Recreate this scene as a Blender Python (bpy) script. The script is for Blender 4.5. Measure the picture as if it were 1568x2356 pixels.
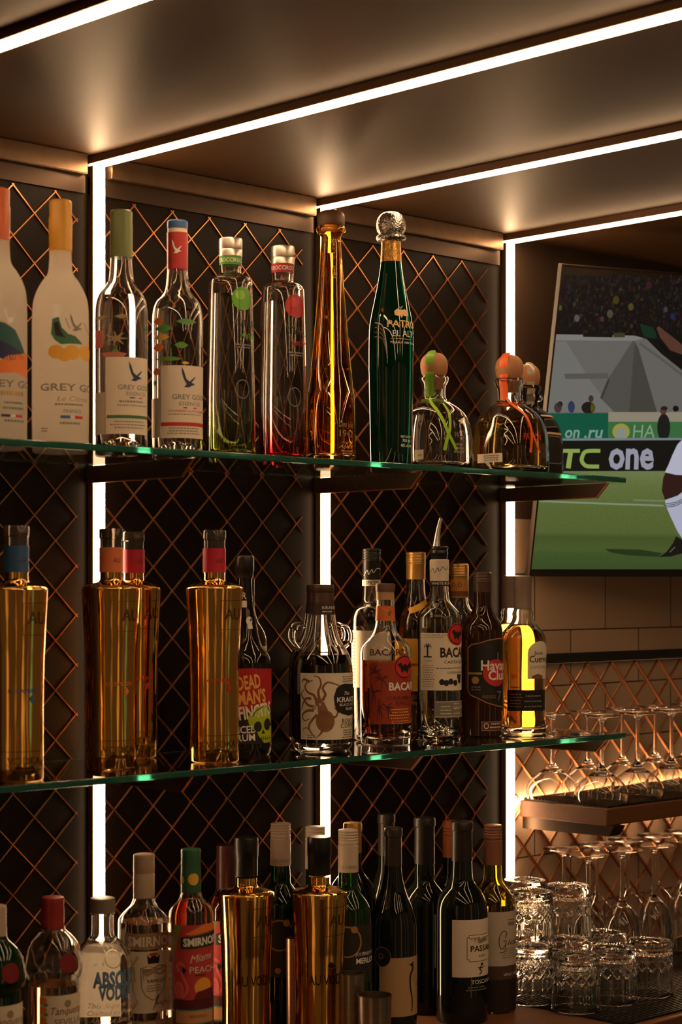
import bpy, bmesh, math, random
from mathutils import Vector
from mathutils.geometry import tessellate_polygon

for _o in list(bpy.data.objects):
    bpy.data.objects.remove(_o)
SC = bpy.context.scene
COL = SC.collection
R = math.radians

# ------------------------------------------------------------------ camera
F = 4448.86          # focal length in pixels of the 1568 x 2356 frame
CX, HY = 784.0, 1349.1   # principal column, horizon row
TH = R(43.9305)
c, s = math.cos(TH), math.sin(TH)
LX, Z1 = -0.3513, 2.75
Z0 = 1.6             # camera height above the floor
CAM = Vector((-LX * c - Z1 * s, LX * s - Z1 * c, Z0))

cam = bpy.data.cameras.new('camera')
cam.sensor_fit = 'HORIZONTAL'
cam.sensor_width = 36.0
cam.lens = F / 1568.0 * 36.0
cam.shift_y = (HY - 1178.0) / 1568.0
cam.clip_start = 0.05
cam.dof.use_dof = True
cam.dof.focus_distance = 2.95
cam.dof.aperture_fstop = 9.0
camo = bpy.data.objects.new('camera', cam)
camo.location = CAM
camo.rotation_euler = (R(90), 0, -TH)
COL.objects.link(camo)
SC.camera = camo

# ------------------------------------------------------------------ light and exposure
LED_COLOR = (1.0, 0.62, 0.325)
LED_WALL = 26.0
LED_CEIL = 25.0
FILL_UNDER = 60.0  # strength of the added fill strip under the board
LED_SHELF = 24.0
SC.view_settings.view_transform = 'Standard'
SC.view_settings.look = 'None'
SC.view_settings.exposure = 0.15
SC.view_settings.gamma = 1.0
SC.view_settings.use_curve_mapping = False
w = bpy.data.worlds.new('dim_room')
w.use_nodes = True
# a dim warm bar room around the counter: brown haze of light, plus warm bands and a teal one added for bottle reflections
_wn = w.node_tree
_bg = _wn.nodes['Background']


def wmath(op, a, b=None, cl=False):
    n = _wn.nodes.new('ShaderNodeMath')
    n.operation = op
    n.use_clamp = cl
    for i_, q in enumerate((a, b)):
        if q is None:
            continue
        if isinstance(q, (int, float)):
            n.inputs[i_].default_value = q
        else:
            _wn.links.new(q, n.inputs[i_])
    return n.outputs[0]


_wc = _wn.nodes.new('ShaderNodeTexCoord')
_ws = _wn.nodes.new('ShaderNodeSeparateXYZ')
_wn.links.new(_wc.outputs['Generated'], _ws.inputs[0])
_az = wmath('ARCTAN2', _ws.outputs['Y'], _ws.outputs['X'])
_el = wmath('ABSOLUTE', _ws.outputs['Z'])


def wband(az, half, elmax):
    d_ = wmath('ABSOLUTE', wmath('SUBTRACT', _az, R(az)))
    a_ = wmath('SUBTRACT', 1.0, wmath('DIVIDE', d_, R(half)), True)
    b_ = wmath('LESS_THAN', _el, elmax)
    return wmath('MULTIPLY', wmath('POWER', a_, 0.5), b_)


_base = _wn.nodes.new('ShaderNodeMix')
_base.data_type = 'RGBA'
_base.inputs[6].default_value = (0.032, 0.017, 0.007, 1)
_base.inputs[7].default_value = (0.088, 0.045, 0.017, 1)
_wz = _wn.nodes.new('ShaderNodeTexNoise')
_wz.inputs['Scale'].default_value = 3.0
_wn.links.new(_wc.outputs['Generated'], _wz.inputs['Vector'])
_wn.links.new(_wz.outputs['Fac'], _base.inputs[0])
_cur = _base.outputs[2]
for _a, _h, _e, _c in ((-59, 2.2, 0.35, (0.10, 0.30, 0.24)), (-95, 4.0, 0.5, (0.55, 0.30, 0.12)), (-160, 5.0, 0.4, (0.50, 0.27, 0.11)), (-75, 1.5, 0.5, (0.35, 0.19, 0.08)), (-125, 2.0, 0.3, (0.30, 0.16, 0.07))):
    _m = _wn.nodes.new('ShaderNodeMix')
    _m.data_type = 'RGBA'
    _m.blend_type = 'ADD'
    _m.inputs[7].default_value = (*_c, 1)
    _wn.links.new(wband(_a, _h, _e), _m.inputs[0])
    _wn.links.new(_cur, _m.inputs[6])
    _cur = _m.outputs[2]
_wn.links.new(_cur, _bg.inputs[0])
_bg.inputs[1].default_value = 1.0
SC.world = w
SC.cycles.max_bounces = 14
SC.cycles.transmission_bounces = 14
SC.cycles.transparent_max_bounces = 12
SC.cycles.glossy_bounces = 6
SC.cycles.diffuse_bounces = 7
SC.cycles.sample_clamp_indirect = 4.0
SC.cycles.blur_glossy = 0.5
SC.cycles.use_denoising = True


def at(px, Y):
    """World X of what shows in pixel column px when it stands Y from the wall; and its depth."""
    a = (px - CX) / F
    X = (a * (Z1 + Y * c) - LX + Y * s) / (c - a * s)
    return X, Z1 + X * s + Y * c


# ------------------------------------------------------------------ materials
MATS = {}


def mat(name, col, rough=0.5, metal=0.0, trans=0.0, ior=1.45, emit=None, estr=0.0, spec=0.5, coat=0.0, sub=0.0):
    if name in MATS:
        return MATS[name]
    m = bpy.data.materials.new(name)
    m.use_nodes = True
    b = m.node_tree.nodes['Principled BSDF']
    b.inputs['Base Color'].default_value = (*col, 1)
    b.inputs['Roughness'].default_value = rough
    b.inputs['Metallic'].default_value = metal
    b.inputs['Transmission Weight'].default_value = trans
    b.inputs['IOR'].default_value = ior
    b.inputs['Specular IOR Level'].default_value = spec
    b.inputs['Coat Weight'].default_value = coat
    b.inputs['Coat Roughness'].default_value = 0.05
    if emit:
        b.inputs['Emission Color'].default_value = (*emit, 1)
        b.inputs['Emission Strength'].default_value = estr
    MATS[name] = m
    return m


def node(m, t, **kw):
    n = m.node_tree.nodes.new(t)
    for k, v in kw.items():
        setattr(n, k, v)
    return n


def noise_mix(name, c1, c2, scale=8.0, rough=0.5, metal=0.0, stretch=(1, 1, 1), bump=0.0, spec=0.5, detail=4.0, coat=0.0):
    """Principled whose base colour wanders between two tones (wear, grain, painted sparkle)."""
    m = mat(name, c1, rough, metal, spec=spec, coat=coat)
    nt = m.node_tree
    b = nt.nodes['Principled BSDF']
    tc = node(m, 'ShaderNodeTexCoord')
    mp = node(m, 'ShaderNodeMapping')
    mp.inputs['Scale'].default_value = stretch
    nz = node(m, 'ShaderNodeTexNoise')
    nz.inputs['Scale'].default_value = scale
    nz.inputs['Detail'].default_value = detail
    mx = node(m, 'ShaderNodeMix', data_type='RGBA')
    mx.inputs[6].default_value = (*c1, 1)
    mx.inputs[7].default_value = (*c2, 1)
    nt.links.new(tc.outputs['Object'], mp.inputs['Vector'])
    nt.links.new(mp.outputs[0], nz.inputs['Vector'])
    nt.links.new(nz.outputs['Fac'], mx.inputs[0])
    nt.links.new(mx.outputs[2], b.inputs['Base Color'])
    if bump:
        bp = node(m, 'ShaderNodeBump')
        bp.inputs['Strength'].default_value = bump
        bp.inputs['Distance'].default_value = 0.002
        nt.links.new(nz.outputs['Fac'], bp.inputs['Height'])
        nt.links.new(bp.outputs[0], b.inputs['Normal'])
    return m


def glass(name, col=(1, 1, 1), rough=0.0, ior=1.5):
    return mat(name, col, rough, 0, 1.0, ior)


PANEL = noise_mix('black_panel', (0.0085, 0.0045, 0.0023), (0.012, 0.0064, 0.0033), 6, 0.42, spec=0.15)
COPPER = mat('copper_trim', (0.62, 0.27, 0.12), 0.28, 1.0)
CEIL = noise_mix('ceiling_satin', (0.084, 0.040, 0.015), (0.100, 0.049, 0.019), 220, 0.5, 0.0, bump=0.04, spec=0.32)
DARKMETAL = mat('dark_bronze', (0.06, 0.036, 0.022), 0.35, 0.6)
PROFILE = mat('bronze_profile', (0.22, 0.13, 0.08), 0.4, 0.7)
TRIMM = noise_mix('worn_bronze', (0.16, 0.10, 0.06), (0.24, 0.16, 0.10), 40, 0.33, 0.8, bump=0.15)
WOOD = noise_mix('walnut_wood', (0.095, 0.035, 0.012), (0.175, 0.066, 0.021), 14, 0.55, stretch=(1.2, 14, 14), bump=0.05)
RUBBER = mat('black_rubber', (0.012, 0.01, 0.009), 0.5)
BROWNWALL = noise_mix('brown_wall', (0.055, 0.033, 0.02), (0.065, 0.04, 0.025), 5, 0.5)
CHROME = mat('brushed_steel', (0.72, 0.66, 0.6), 0.36, 1.0)
BLACK = mat('black_plastic', (0.012, 0.011, 0.01), 0.35)
SHELFGLASS = glass('shelf_glass', (0.95, 0.985, 0.97), 0.0, 1.5)
EDGEGLASS = mat('green_glass_edge', (0.02, 0.17, 0.125), 0.12, 0, 0.6, 1.5)
LEDW = mat('led_wall', (0.8, 0.8, 0.8), 0.5, emit=LED_COLOR, estr=LED_WALL)
FILLU = mat('added_under_shelf_fill', (0.8, 0.8, 0.8), 0.5, emit=LED_COLOR, estr=FILL_UNDER)
LEDS = mat('led_shelf', (0.8, 0.8, 0.8), 0.5, emit=LED_COLOR, estr=LED_SHELF)
LEDC = mat('led_ceiling', (0.8, 0.8, 0.8), 0.5, emit=LED_COLOR, estr=LED_CEIL)


# ------------------------------------------------------------------ objects
def tag(o, label=None, cat=None, group=None, kind=None):
    if label:
        o['label'] = label
    if cat:
        o['category'] = cat
    if group:
        o['group'] = group
    if kind:
        o['kind'] = kind
    return o


def empty(name, loc, label, cat, group=None, rz=0.0):
    o = bpy.data.objects.new(name, None)
    o.empty_display_size = 0.05
    o.location = loc
    o.rotation_euler = (0, 0, rz)
    COL.objects.link(o)
    return tag(o, label, cat, group)


def link(name, me, mats, parent=None, loc=None):
    for m in (mats if isinstance(mats, (list, tuple)) else [mats]):
        me.materials.append(m)
    o = bpy.data.objects.new(name, me)
    COL.objects.link(o)
    if parent is not None:
        o.parent = parent
    if loc is not None:
        o.location = loc
    return o


def sharpen(me, deg=38):
    bm = bmesh.new()
    bm.from_mesh(me)
    bmesh.ops.recalc_face_normals(bm, faces=bm.faces)
    lim = R(deg)
    for f in bm.faces:
        f.smooth = True
    for e in bm.edges:
        if len(e.link_faces) == 2 and e.calc_face_angle(0) > lim:
            e.smooth = False
    bm.to_mesh(me)
    bm.free()
    return me


def from_py(name, vs, fs, idx=None, smooth=True, deg=38):
    me = bpy.data.meshes.new(name)
    me.from_pydata(vs, [], fs)
    if idx:
        me.polygons.foreach_set('material_index', idx)
    if smooth:
        sharpen(me, deg)
    me.update()
    return me


class Box:
    """Collects boxes and bars into one mesh."""

    def __init__(self):
        self.v, self.f, self.m = [], [], []

    def box(self, x0, x1, y0, y1, z0, z1, m=0):
        b = len(self.v)
        self.v += [(x, y, z) for z in (z0, z1) for y in (y0, y1) for x in (x0, x1)]
        self.f += [tuple(b + i for i in q) for q in ((0, 2, 3, 1), (4, 5, 7, 6), (0, 1, 5, 4), (2, 6, 7, 3), (0, 4, 6, 2), (1, 3, 7, 5))]
        self.m += [m] * 6
        return self

    def prism(self, poly, axis_dir, m=0):
        """poly: list of Vector in one plane, pushed along axis_dir."""
        b = len(self.v)
        n = len(poly)
        self.v += [tuple(p) for p in poly] + [tuple(Vector(p) + Vector(axis_dir)) for p in poly]
        self.f.append(tuple(b + i for i in range(n)))
        self.f.append(tuple(b + n + i for i in reversed(range(n))))
        for i in range(n):
            j = (i + 1) % n
            self.f.append((b + i, b + n + i, b + n + j, b + j))
        self.m += [m] * (n + 2)
        return self

    def build(self, name, mats, parent=None, loc=None, bevel=0.0, deg=30):
        me = from_py(name, self.v, self.f, self.m, True, deg)
        o = link(name, me, mats, parent, loc)
        if bevel:
            md = o.modifiers.new('bevel', 'BEVEL')
            md.width = bevel
            md.segments = 2
            md.limit_method = 'ANGLE'
        return o


def lattice(X0, X1, Zl, Zh, xo, zo, hx, hz, y, t=0.0028, d=0.0026, low=0.8):
    """Diagonal bars in both directions, clipped to a rectangle of the wall; nodes at (xo+i*hx, zo+j*hz)."""
    B = Box()
    kx = hz / hx
    n = 60
    for sg in (1, -1):
        for k in range(-n, n):
            # line through (xo + 2k hx, zo) of slope sg*kx
            bx = xo + 2 * k * hx
            pts = []
            for X in (X0, X1):
                Z = zo + sg * kx * (X - bx)
                if Zl <= Z <= Zh:
                    pts.append((X, Z))
            for Z in (Zl, Zh):
                X = bx + sg * (Z - zo) / kx
                if X0 < X < X1:
                    pts.append((X, Z))
            if len(pts) < 2:
                continue
            (ax, az), (ex, ez) = pts[0], pts[1]
            L = math.hypot(ex - ax, ez - az)
            if L < 0.01:
                continue
            nx, nz = -(ez - az) / L * t / 2, (ex - ax) / L * t / 2
            dd = d if sg < 0 else d * low
            yb = y - dd
            # bevelled bar: wide base, narrow crown, so that it catches the light on its flanks
            q = 0.55
            poly = [(1, 0), (q, 1), (-q, 1), (-1, 0)]
            b = len(B.v)
            for (px, pz) in ((ax, az), (ex, ez)):
                for (o_, h_) in poly:
                    B.v.append((px + nx * o_, y - dd * h_, pz + nz * o_))
            for i in range(3):
                B.f.append((b + i, b + i + 1, b + 5 + i, b + 4 + i))
                B.m.append(0)
            B.f.append((b, b + 3, b + 2, b + 1)); B.m.append(0)
            B.f.append((b + 4, b + 5, b + 6, b + 7)); B.m.append(0)
    return B


# ------------------------------------------------------------------ the setting
D = 0.4418
STR = [-D, 0.0, D, 2 * D]
ZC = Z0 + 0.6097          # ceiling
ZA = Z0 + 0.1705          # underside of the upper glass shelf
ZB = Z0 - 0.2505          # underside of the lower glass shelf
GT = 0.009                # glass thickness
ZK = Z0 - 0.67            # counter top
XE = 0.9045               # end of the dark panelling, start of the tiles

fl = Box().box(-2.4, 3.2, -4.2, 0.05, -0.05, 0).build('floor', noise_mix('floor_boards', (0.05, 0.03, 0.02), (0.08, 0.05, 0.03), 6, 0.5))
tag(fl, kind='structure')
ce = Box().box(-2.4, 3.2, -2.6, 0.05, ZC, ZC + 0.05).build('ceiling', CEIL)
tag(ce, kind='structure')
wb = Box().box(-2.4, XE, 0.0, 0.05, 0, ZC).build('wall_back', PANEL)
tag(wb, kind='structure')
h = 0.0354
for i, (a, b_, xo, zo) in enumerate([(-D + 0.012, -0.030, -0.1384, 0.5513), (0.012, 0.402, 0.071, 0.5504), (0.455, 0.835, 0.5228, -0.3195)]):
    o = lattice(a, b_, ZK + 0.002, Z0 + 0.553, xo, Z0 + zo, h, 0.03485, 0.0).build('copper_lattice', COPPER, wb)

# tiled wall to the right, brown panel above it
TILE = mat('beige_tile', (0.42, 0.29, 0.2), 0.35)
nt = TILE.node_tree
tc = node(TILE, 'ShaderNodeTexCoord')
sx = node(TILE, 'ShaderNodeSeparateXYZ')
cb = node(TILE, 'ShaderNodeCombineXYZ')
nt.links.new(tc.outputs['Object'], sx.inputs[0])
nt.links.new(sx.outputs['X'], cb.inputs['X'])
nt.links.new(sx.outputs['Z'], cb.inputs['Y'])
bk = node(TILE, 'ShaderNodeTexBrick')
bk.offset = 0.5
bk.inputs['Color1'].default_value = (0.40, 0.275, 0.19, 1)
bk.inputs['Color2'].default_value = (0.46, 0.32, 0.22, 1)
bk.inputs['Mortar'].default_value = (0.02, 0.012, 0.008, 1)
bk.inputs['Scale'].default_value = 1.0
bk.inputs['Mortar Size'].default_value = 0.0013
bk.inputs['Mortar Smooth'].default_value = 0.1
bk.inputs['Bias'].default_value = 0.0
bk.inputs['Brick Width'].default_value = 0.1993
bk.inputs['Row Height'].default_value = 0.0995
nt.links.new(cb.outputs[0], bk.inputs['Vector'])
nt.links.new(bk.outputs['Color'], nt.nodes['Principled BSDF'].inputs['Base Color'])
bp = node(TILE, 'ShaderNodeBump')
bp.inputs['Strength'].default_value = 0.35
bp.inputs['Distance'].default_value = 0.003
bp.invert = True
nt.links.new(bk.outputs['Fac'], bp.inputs['Height'])
nt.links.new(bp.outputs[0], nt.nodes['Principled BSDF'].inputs['Normal'])
# object origin on a joint: (1.0625, -0.078) with whole rows below
ox, oz = 1.0625 - 10 * 0.1993, Z0 - 0.078 - 12 * 0.0995
wr = Box().box(XE - ox, 3.2 - ox, 0.0, 0.05, 0 - oz, Z0 + 0.118 - oz).build('wall_right', TILE, loc=(ox, 0, oz))
tag(wr, kind='structure')
wu = Box().box(XE, 3.2, 0.0, 0.05, Z0 + 0.118, ZC).build('wall_upper', BROWNWALL)
tag(wu, kind='structure')
tl = lattice(XE + 0.004, 2.4, ZK + 0.002, Z0 - 0.139, 1.0375, Z0 - 0.1395, h, h, 0.0, 0.0056, 0.0045, 0.3).build('copper_lattice', COPPER, wr)
tl.location = (-ox, 0, -oz)
rl = Box().box(XE + 0.01, 2.6, -0.012, 0.0, Z0 - 0.1375, Z0 - 0.1195).build('trim_1', BLACK, bevel=0.0015)
tag(rl, kind='structure')
# ledges that close the panels under the ceiling
for i, (a, b_) in enumerate([(-D + 0.02, -0.022), (0.02, D - 0.022), (D + 0.02, 2 * D - 0.022)]):
    o = Box().box(a, b_, -0.016, 0, Z0 + 0.5805, ZC).build('trim_%d' % (i + 2), TRIMM, bevel=0.0015)
    tag(o, kind='structure')
    o2 = Box().box(a - 0.03, b_ + 0.004, -0.004, 0, Z0 + 0.556, Z0 + 0.5805).build('trim_rail', DARKMETAL, o)

# ------------------------------------------------------------------ light strips
NTH = ['beyond the left edge of the glass shelves', 'behind the frosted bottles, leftmost of the three on the wall', 'rising behind the tall amber bottle, middle one on the wall', 'at the right end of the glass shelves beside the screen']
NTC = ['in the top left corner of the photo', 'running from the leftmost wall strip, longest across the picture', 'running from the wall strip behind the amber bottle', 'above the screen, nearest the right wall']
for k, X in enumerate(STR):
    if k > 0:
        e = empty('wall_light_strip', (X, 0, ZK), 'glowing vertical white light strip ' + NTH[k], 'light strip', 'vertical light strips on the dark wall')
        Box().box(-0.0100, 0.0100, -0.0112, 0, 0, ZC - ZK - 0.014).build('profile', PROFILE, e)
        Box().box(-0.0096, 0.0096, -0.0142, -0.0113, 0, ZC - ZK - 0.014).build('diffuser', LEDW, e, bevel=0.001)
    e = empty('ceiling_light_strip', (X, 0, ZC), 'glowing white ceiling light strip ' + NTC[k], 'light strip', 'light strips under the ceiling')
    Box().box(-0.0108, 0.0108, -2.2, 0, -0.011, 0).build('profile', PROFILE, e)
    Box().box(-0.0095, 0.0095, -2.2, 0, -0.0142, -0.0111).build('diffuser', LEDC, e, bevel=0.001)

# ------------------------------------------------------------------ glass shelves and brackets
XS0, XS1, YF = -1.3, 0.892, -0.257
for zz, lab in ((ZA, 'upper clear glass shelf with green edge seen from below, under the frosted bottles'), (ZB, 'lower clear glass shelf with green edge seen from above, under the gold bottles and rums')):
    e = empty('glass_shelf', (0, 0, zz), lab, 'shelf', 'glass shelves on the dark wall')
    B = Box().box(XS0, XS1, YF, -0.0165, 0, GT)
    B.m = [0, 0, 1, 1, 1, 1]
    B.build('glass_pane', [SHELFGLASS, EDGEGLASS], e, bevel=0.0012)
BW = ['under the clear bottles', 'under the tall green bottle', 'at the shelf end beside the screen']
for zz, up in ((ZA, 'upper'), (ZB, 'lower')):
    for k, X in enumerate(STR[1:]):
        e = empty('shelf_bracket', (X, 0, zz), 'dark tapered %s shelf bracket with copper edge, %s' % (up, BW[k] if up == 'upper' else ['below the gold bottles', 'below the red rum bottle', 'above the upturned glasses'][k]), 'bracket', 'brackets of the %s glass shelf' % up)
        hgt = 0.0235
        Y0 = -0.0006
        poly = [Vector((-0.0138, y, z)) for y, z in ((Y0, -hgt), (Y0, -0.0004), (-0.236, -0.0004), (-0.2125, -hgt))]
        Box().prism(poly, (0.0036, 0, 0)).build('arm', DARKMETAL, e)
        # copper edge along the lower rim and the slanted nose
        E = Box()
        E.prism([Vector((-0.0142, y, z)) for y, z in ((Y0, -hgt - 0.0012), (Y0, -hgt + 0.0004), (-0.2122, -hgt + 0.0004), (-0.2128, -hgt - 0.0012))], (0.0043, 0, 0))
        E.prism([Vector((-0.0142, y, z)) for y, z in ((-0.2128, -hgt - 0.0012), (-0.2116, -hgt + 0.0003), (-0.2350, -0.0006), (-0.2368, -0.0006))], (0.0043, 0, 0))
        E.build('copper_edge', COPPER, e)

# ------------------------------------------------------------------ counter, wooden shelf, mats
e = empty('back_bar_counter', (0, 0, 0), 'brown wooden counter top holding wine bottles and upturned tumblers', 'counter')
Box().box(-1.3, 2.4, -0.42, -0.0002, ZK - 0.035, ZK).build('worktop', WOOD, e, bevel=0.002)
Box().box(-1.3, 2.4, -0.40, -0.0002, 0.0, ZK - 0.0355).build('cabinet_base', BLACK, e)


def mat_mesh(x0, x1, y0, y1, z, pitch=0.0075, bar=0.0026, th=0.004):
    """open bar mat: two layers of crossing rubber strands"""
    B = Box()
    n = int((x1 - x0) / pitch)
    for i in range(n + 1):
        x = x0 + i * pitch
        B.box(x, x + bar, y0, y1, z, z + th * 0.55)
    n = int((y1 - y0) / pitch)
    for i in range(n + 1):
        y = y0 + i * pitch
        B.box(x0, x1 + bar, y, y + bar, z + th * 0.5, z + th)
    return B


o = mat_mesh(0.70, 2.2, -0.402, -0.02, ZK + 0.0002).build('bar_mat', RUBBER)
tag(o, 'black open mesh bar mat on the counter under the tumblers', 'mat')
ZW = Z0 - 0.372
e = empty('shelf_light_strip', (0, 0, ZW), 'glowing light strip along the back of the wooden wall shelf behind the coupes', 'light strip')
Box().box(0.9052, 2.2, -0.0135, -0.0006, -0.0088, -0.0003).build('upper_diffuser', LEDS, e, bevel=0.001)
Box().box(0.946, 2.2, -0.0135, -0.0006, -0.0292, -0.0206).build('added_lower_fill', FILLU, e, bevel=0.001)  # added, unseen strip that brightens the tiles and glasses below the board
e = empty('wooden_shelf', (0, 0, ZW), 'thick brown wooden wall shelf holding upturned coupe glasses', 'shelf')
Box().box(0.906, 2.2, -0.206, -0.0137, -0.029, 0).build('board', WOOD, e, bevel=0.002)
Bk = Box().prism([Vector((0.914, y, z)) for y, z in ((-0.0140, -0.0500), (-0.0140, -0.0292), (-0.2150, -0.0292), (-0.2030, -0.0470))], (0.03, 0, 0))
Bk.build('bracket', DARKMETAL, e)
o = mat_mesh(0.915, 2.15, -0.2, -0.015, ZW + 0.0002).build('bar_mat', RUBBER)
tag(o, 'black open mesh bar mat on the wooden wall shelf', 'mat')

# ------------------------------------------------------------------ curves, lathes, decals
def spl(pts, n=5):
    """Catmull-Rom through points (y, r)."""
    if len(pts) < 3:
        return list(pts)
    out = []
    P = [pts[0]] + list(pts) + [pts[-1]]
    for i in range(1, len(P) - 2):
        p0, p1, p2, p3 = P[i - 1], P[i], P[i + 1], P[i + 2]
        for k in range(n):
            t = k / n
            t2, t3 = t * t, t * t * t
            out.append(tuple(0.5 * (2 * p1[j] + (p2[j] - p0[j]) * t + (2 * p0[j] - 5 * p1[j] + 4 * p2[j] - p3[j]) * t2 + (3 * p1[j] - p0[j] - 3 * p2[j] + p3[j]) * t3) for j in (0, 1)))
    out.append(tuple(pts[-1]))
    return out


def chain(*segs):
    out = []
    for g in segs:
        for p in g:
            if not out or p[0] is None or out[-1][0] is None or abs(out[-1][0] - p[0]) + abs(out[-1][1] - p[1]) > 1e-6:
                out.append(tuple(p))
    return out


def rad_mult(phi, p, rot):
    if p == 2:
        return 1.0
    a = phi - rot
    return 1.0 / (abs(math.cos(a)) ** p + abs(math.sin(a)) ** p) ** (1.0 / p)


def lathe(prof, seg=40, p=None, rot=0.0):
    """prof: (z, r) in order along the section. Returns verts, faces."""
    vs, fs = [], []
    rows = []
    for z, r in prof:
        if r < 1e-6:
            rows.append([len(vs)])
            vs.append((0, 0, z))
        else:
            row = []
            for k in range(seg):
                a = 2 * math.pi * k / seg
                m = r * (rad_mult(a, p(z), rot) if p else 1.0)
                row.append(len(vs))
                vs.append((m * math.cos(a), m * math.sin(a), z))
            rows.append(row)
    for a, b in zip(rows, rows[1:]):
        for k in range(seg):
            j = (k + 1) % seg
            if len(a) == 1 and len(b) == 1:
                continue
            if len(a) == 1:
                fs.append((a[0], b[j], b[k]))
            elif len(b) == 1:
                fs.append((a[k], a[j], b[0]))
            else:
                fs.append((a[k], a[j], b[j], b[k]))
    return vs, fs


def closed(prof):
    pr = list(prof)
    if pr[0][1] > 1e-6:
        pr = [(pr[0][0], 0.0)] + pr
    if pr[-1][1] > 1e-6:
        pr = pr + [(pr[-1][0], 0.0)]
    return pr


def lerp_r(prof, z):
    if z <= prof[0][0]:
        return prof[0][1]
    for (a, ra), (b, rb) in zip(prof, prof[1:]):
        if a <= z <= b and b > a:
            return ra + (rb - ra) * (z - a) / (b - a)
    return prof[-1][1]


_TXT = {}


def glyphs(txt, bold=0.0, shear=0.0):
    """Outline letters as flat triangles, cap height 1, origin at the left of the base line."""
    k = (txt, bold, shear)
    if k in _TXT:
        return _TXT[k]
    cu = bpy.data.curves.new('lettering', 'FONT')
    cu.body = txt
    cu.dimensions = '2D'
    cu.fill_mode = 'FRONT'
    cu.resolution_u = 2
    cu.offset = bold
    cu.shear = shear
    o = bpy.data.objects.new('lettering', cu)
    COL.objects.link(o)
    dg = bpy.context.evaluated_depsgraph_get()
    me = bpy.data.meshes.new_from_object(o.evaluated_get(dg))
    q = 1.0 / 0.69
    vs = [(v.co.x * q, v.co.y * q) for v in me.vertices]
    fs = [tuple(p.vertices) for p in me.polygons]
    bpy.data.objects.remove(o)
    bpy.data.curves.remove(cu)
    bpy.data.meshes.remove(me)
    _TXT[k] = (vs, fs)
    return _TXT[k]


def split_tris(tris, lim):
    """split 2-D triangles until none is wider than lim in x"""
    out, st = [], list(tris)
    while st:
        t = st.pop()
        xs = [q[0] for q in t]
        if max(xs) - min(xs) <= lim:
            out.append(t)
            continue
        e = max(range(3), key=lambda i: abs(t[i][0] - t[(i + 1) % 3][0]))
        a, b, d = t[e], t[(e + 1) % 3], t[(e + 2) % 3]
        m = ((a[0] + b[0]) / 2, (a[1] + b[1]) / 2)
        st += [(a, m, d), (m, b, d)]
    return out


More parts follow.
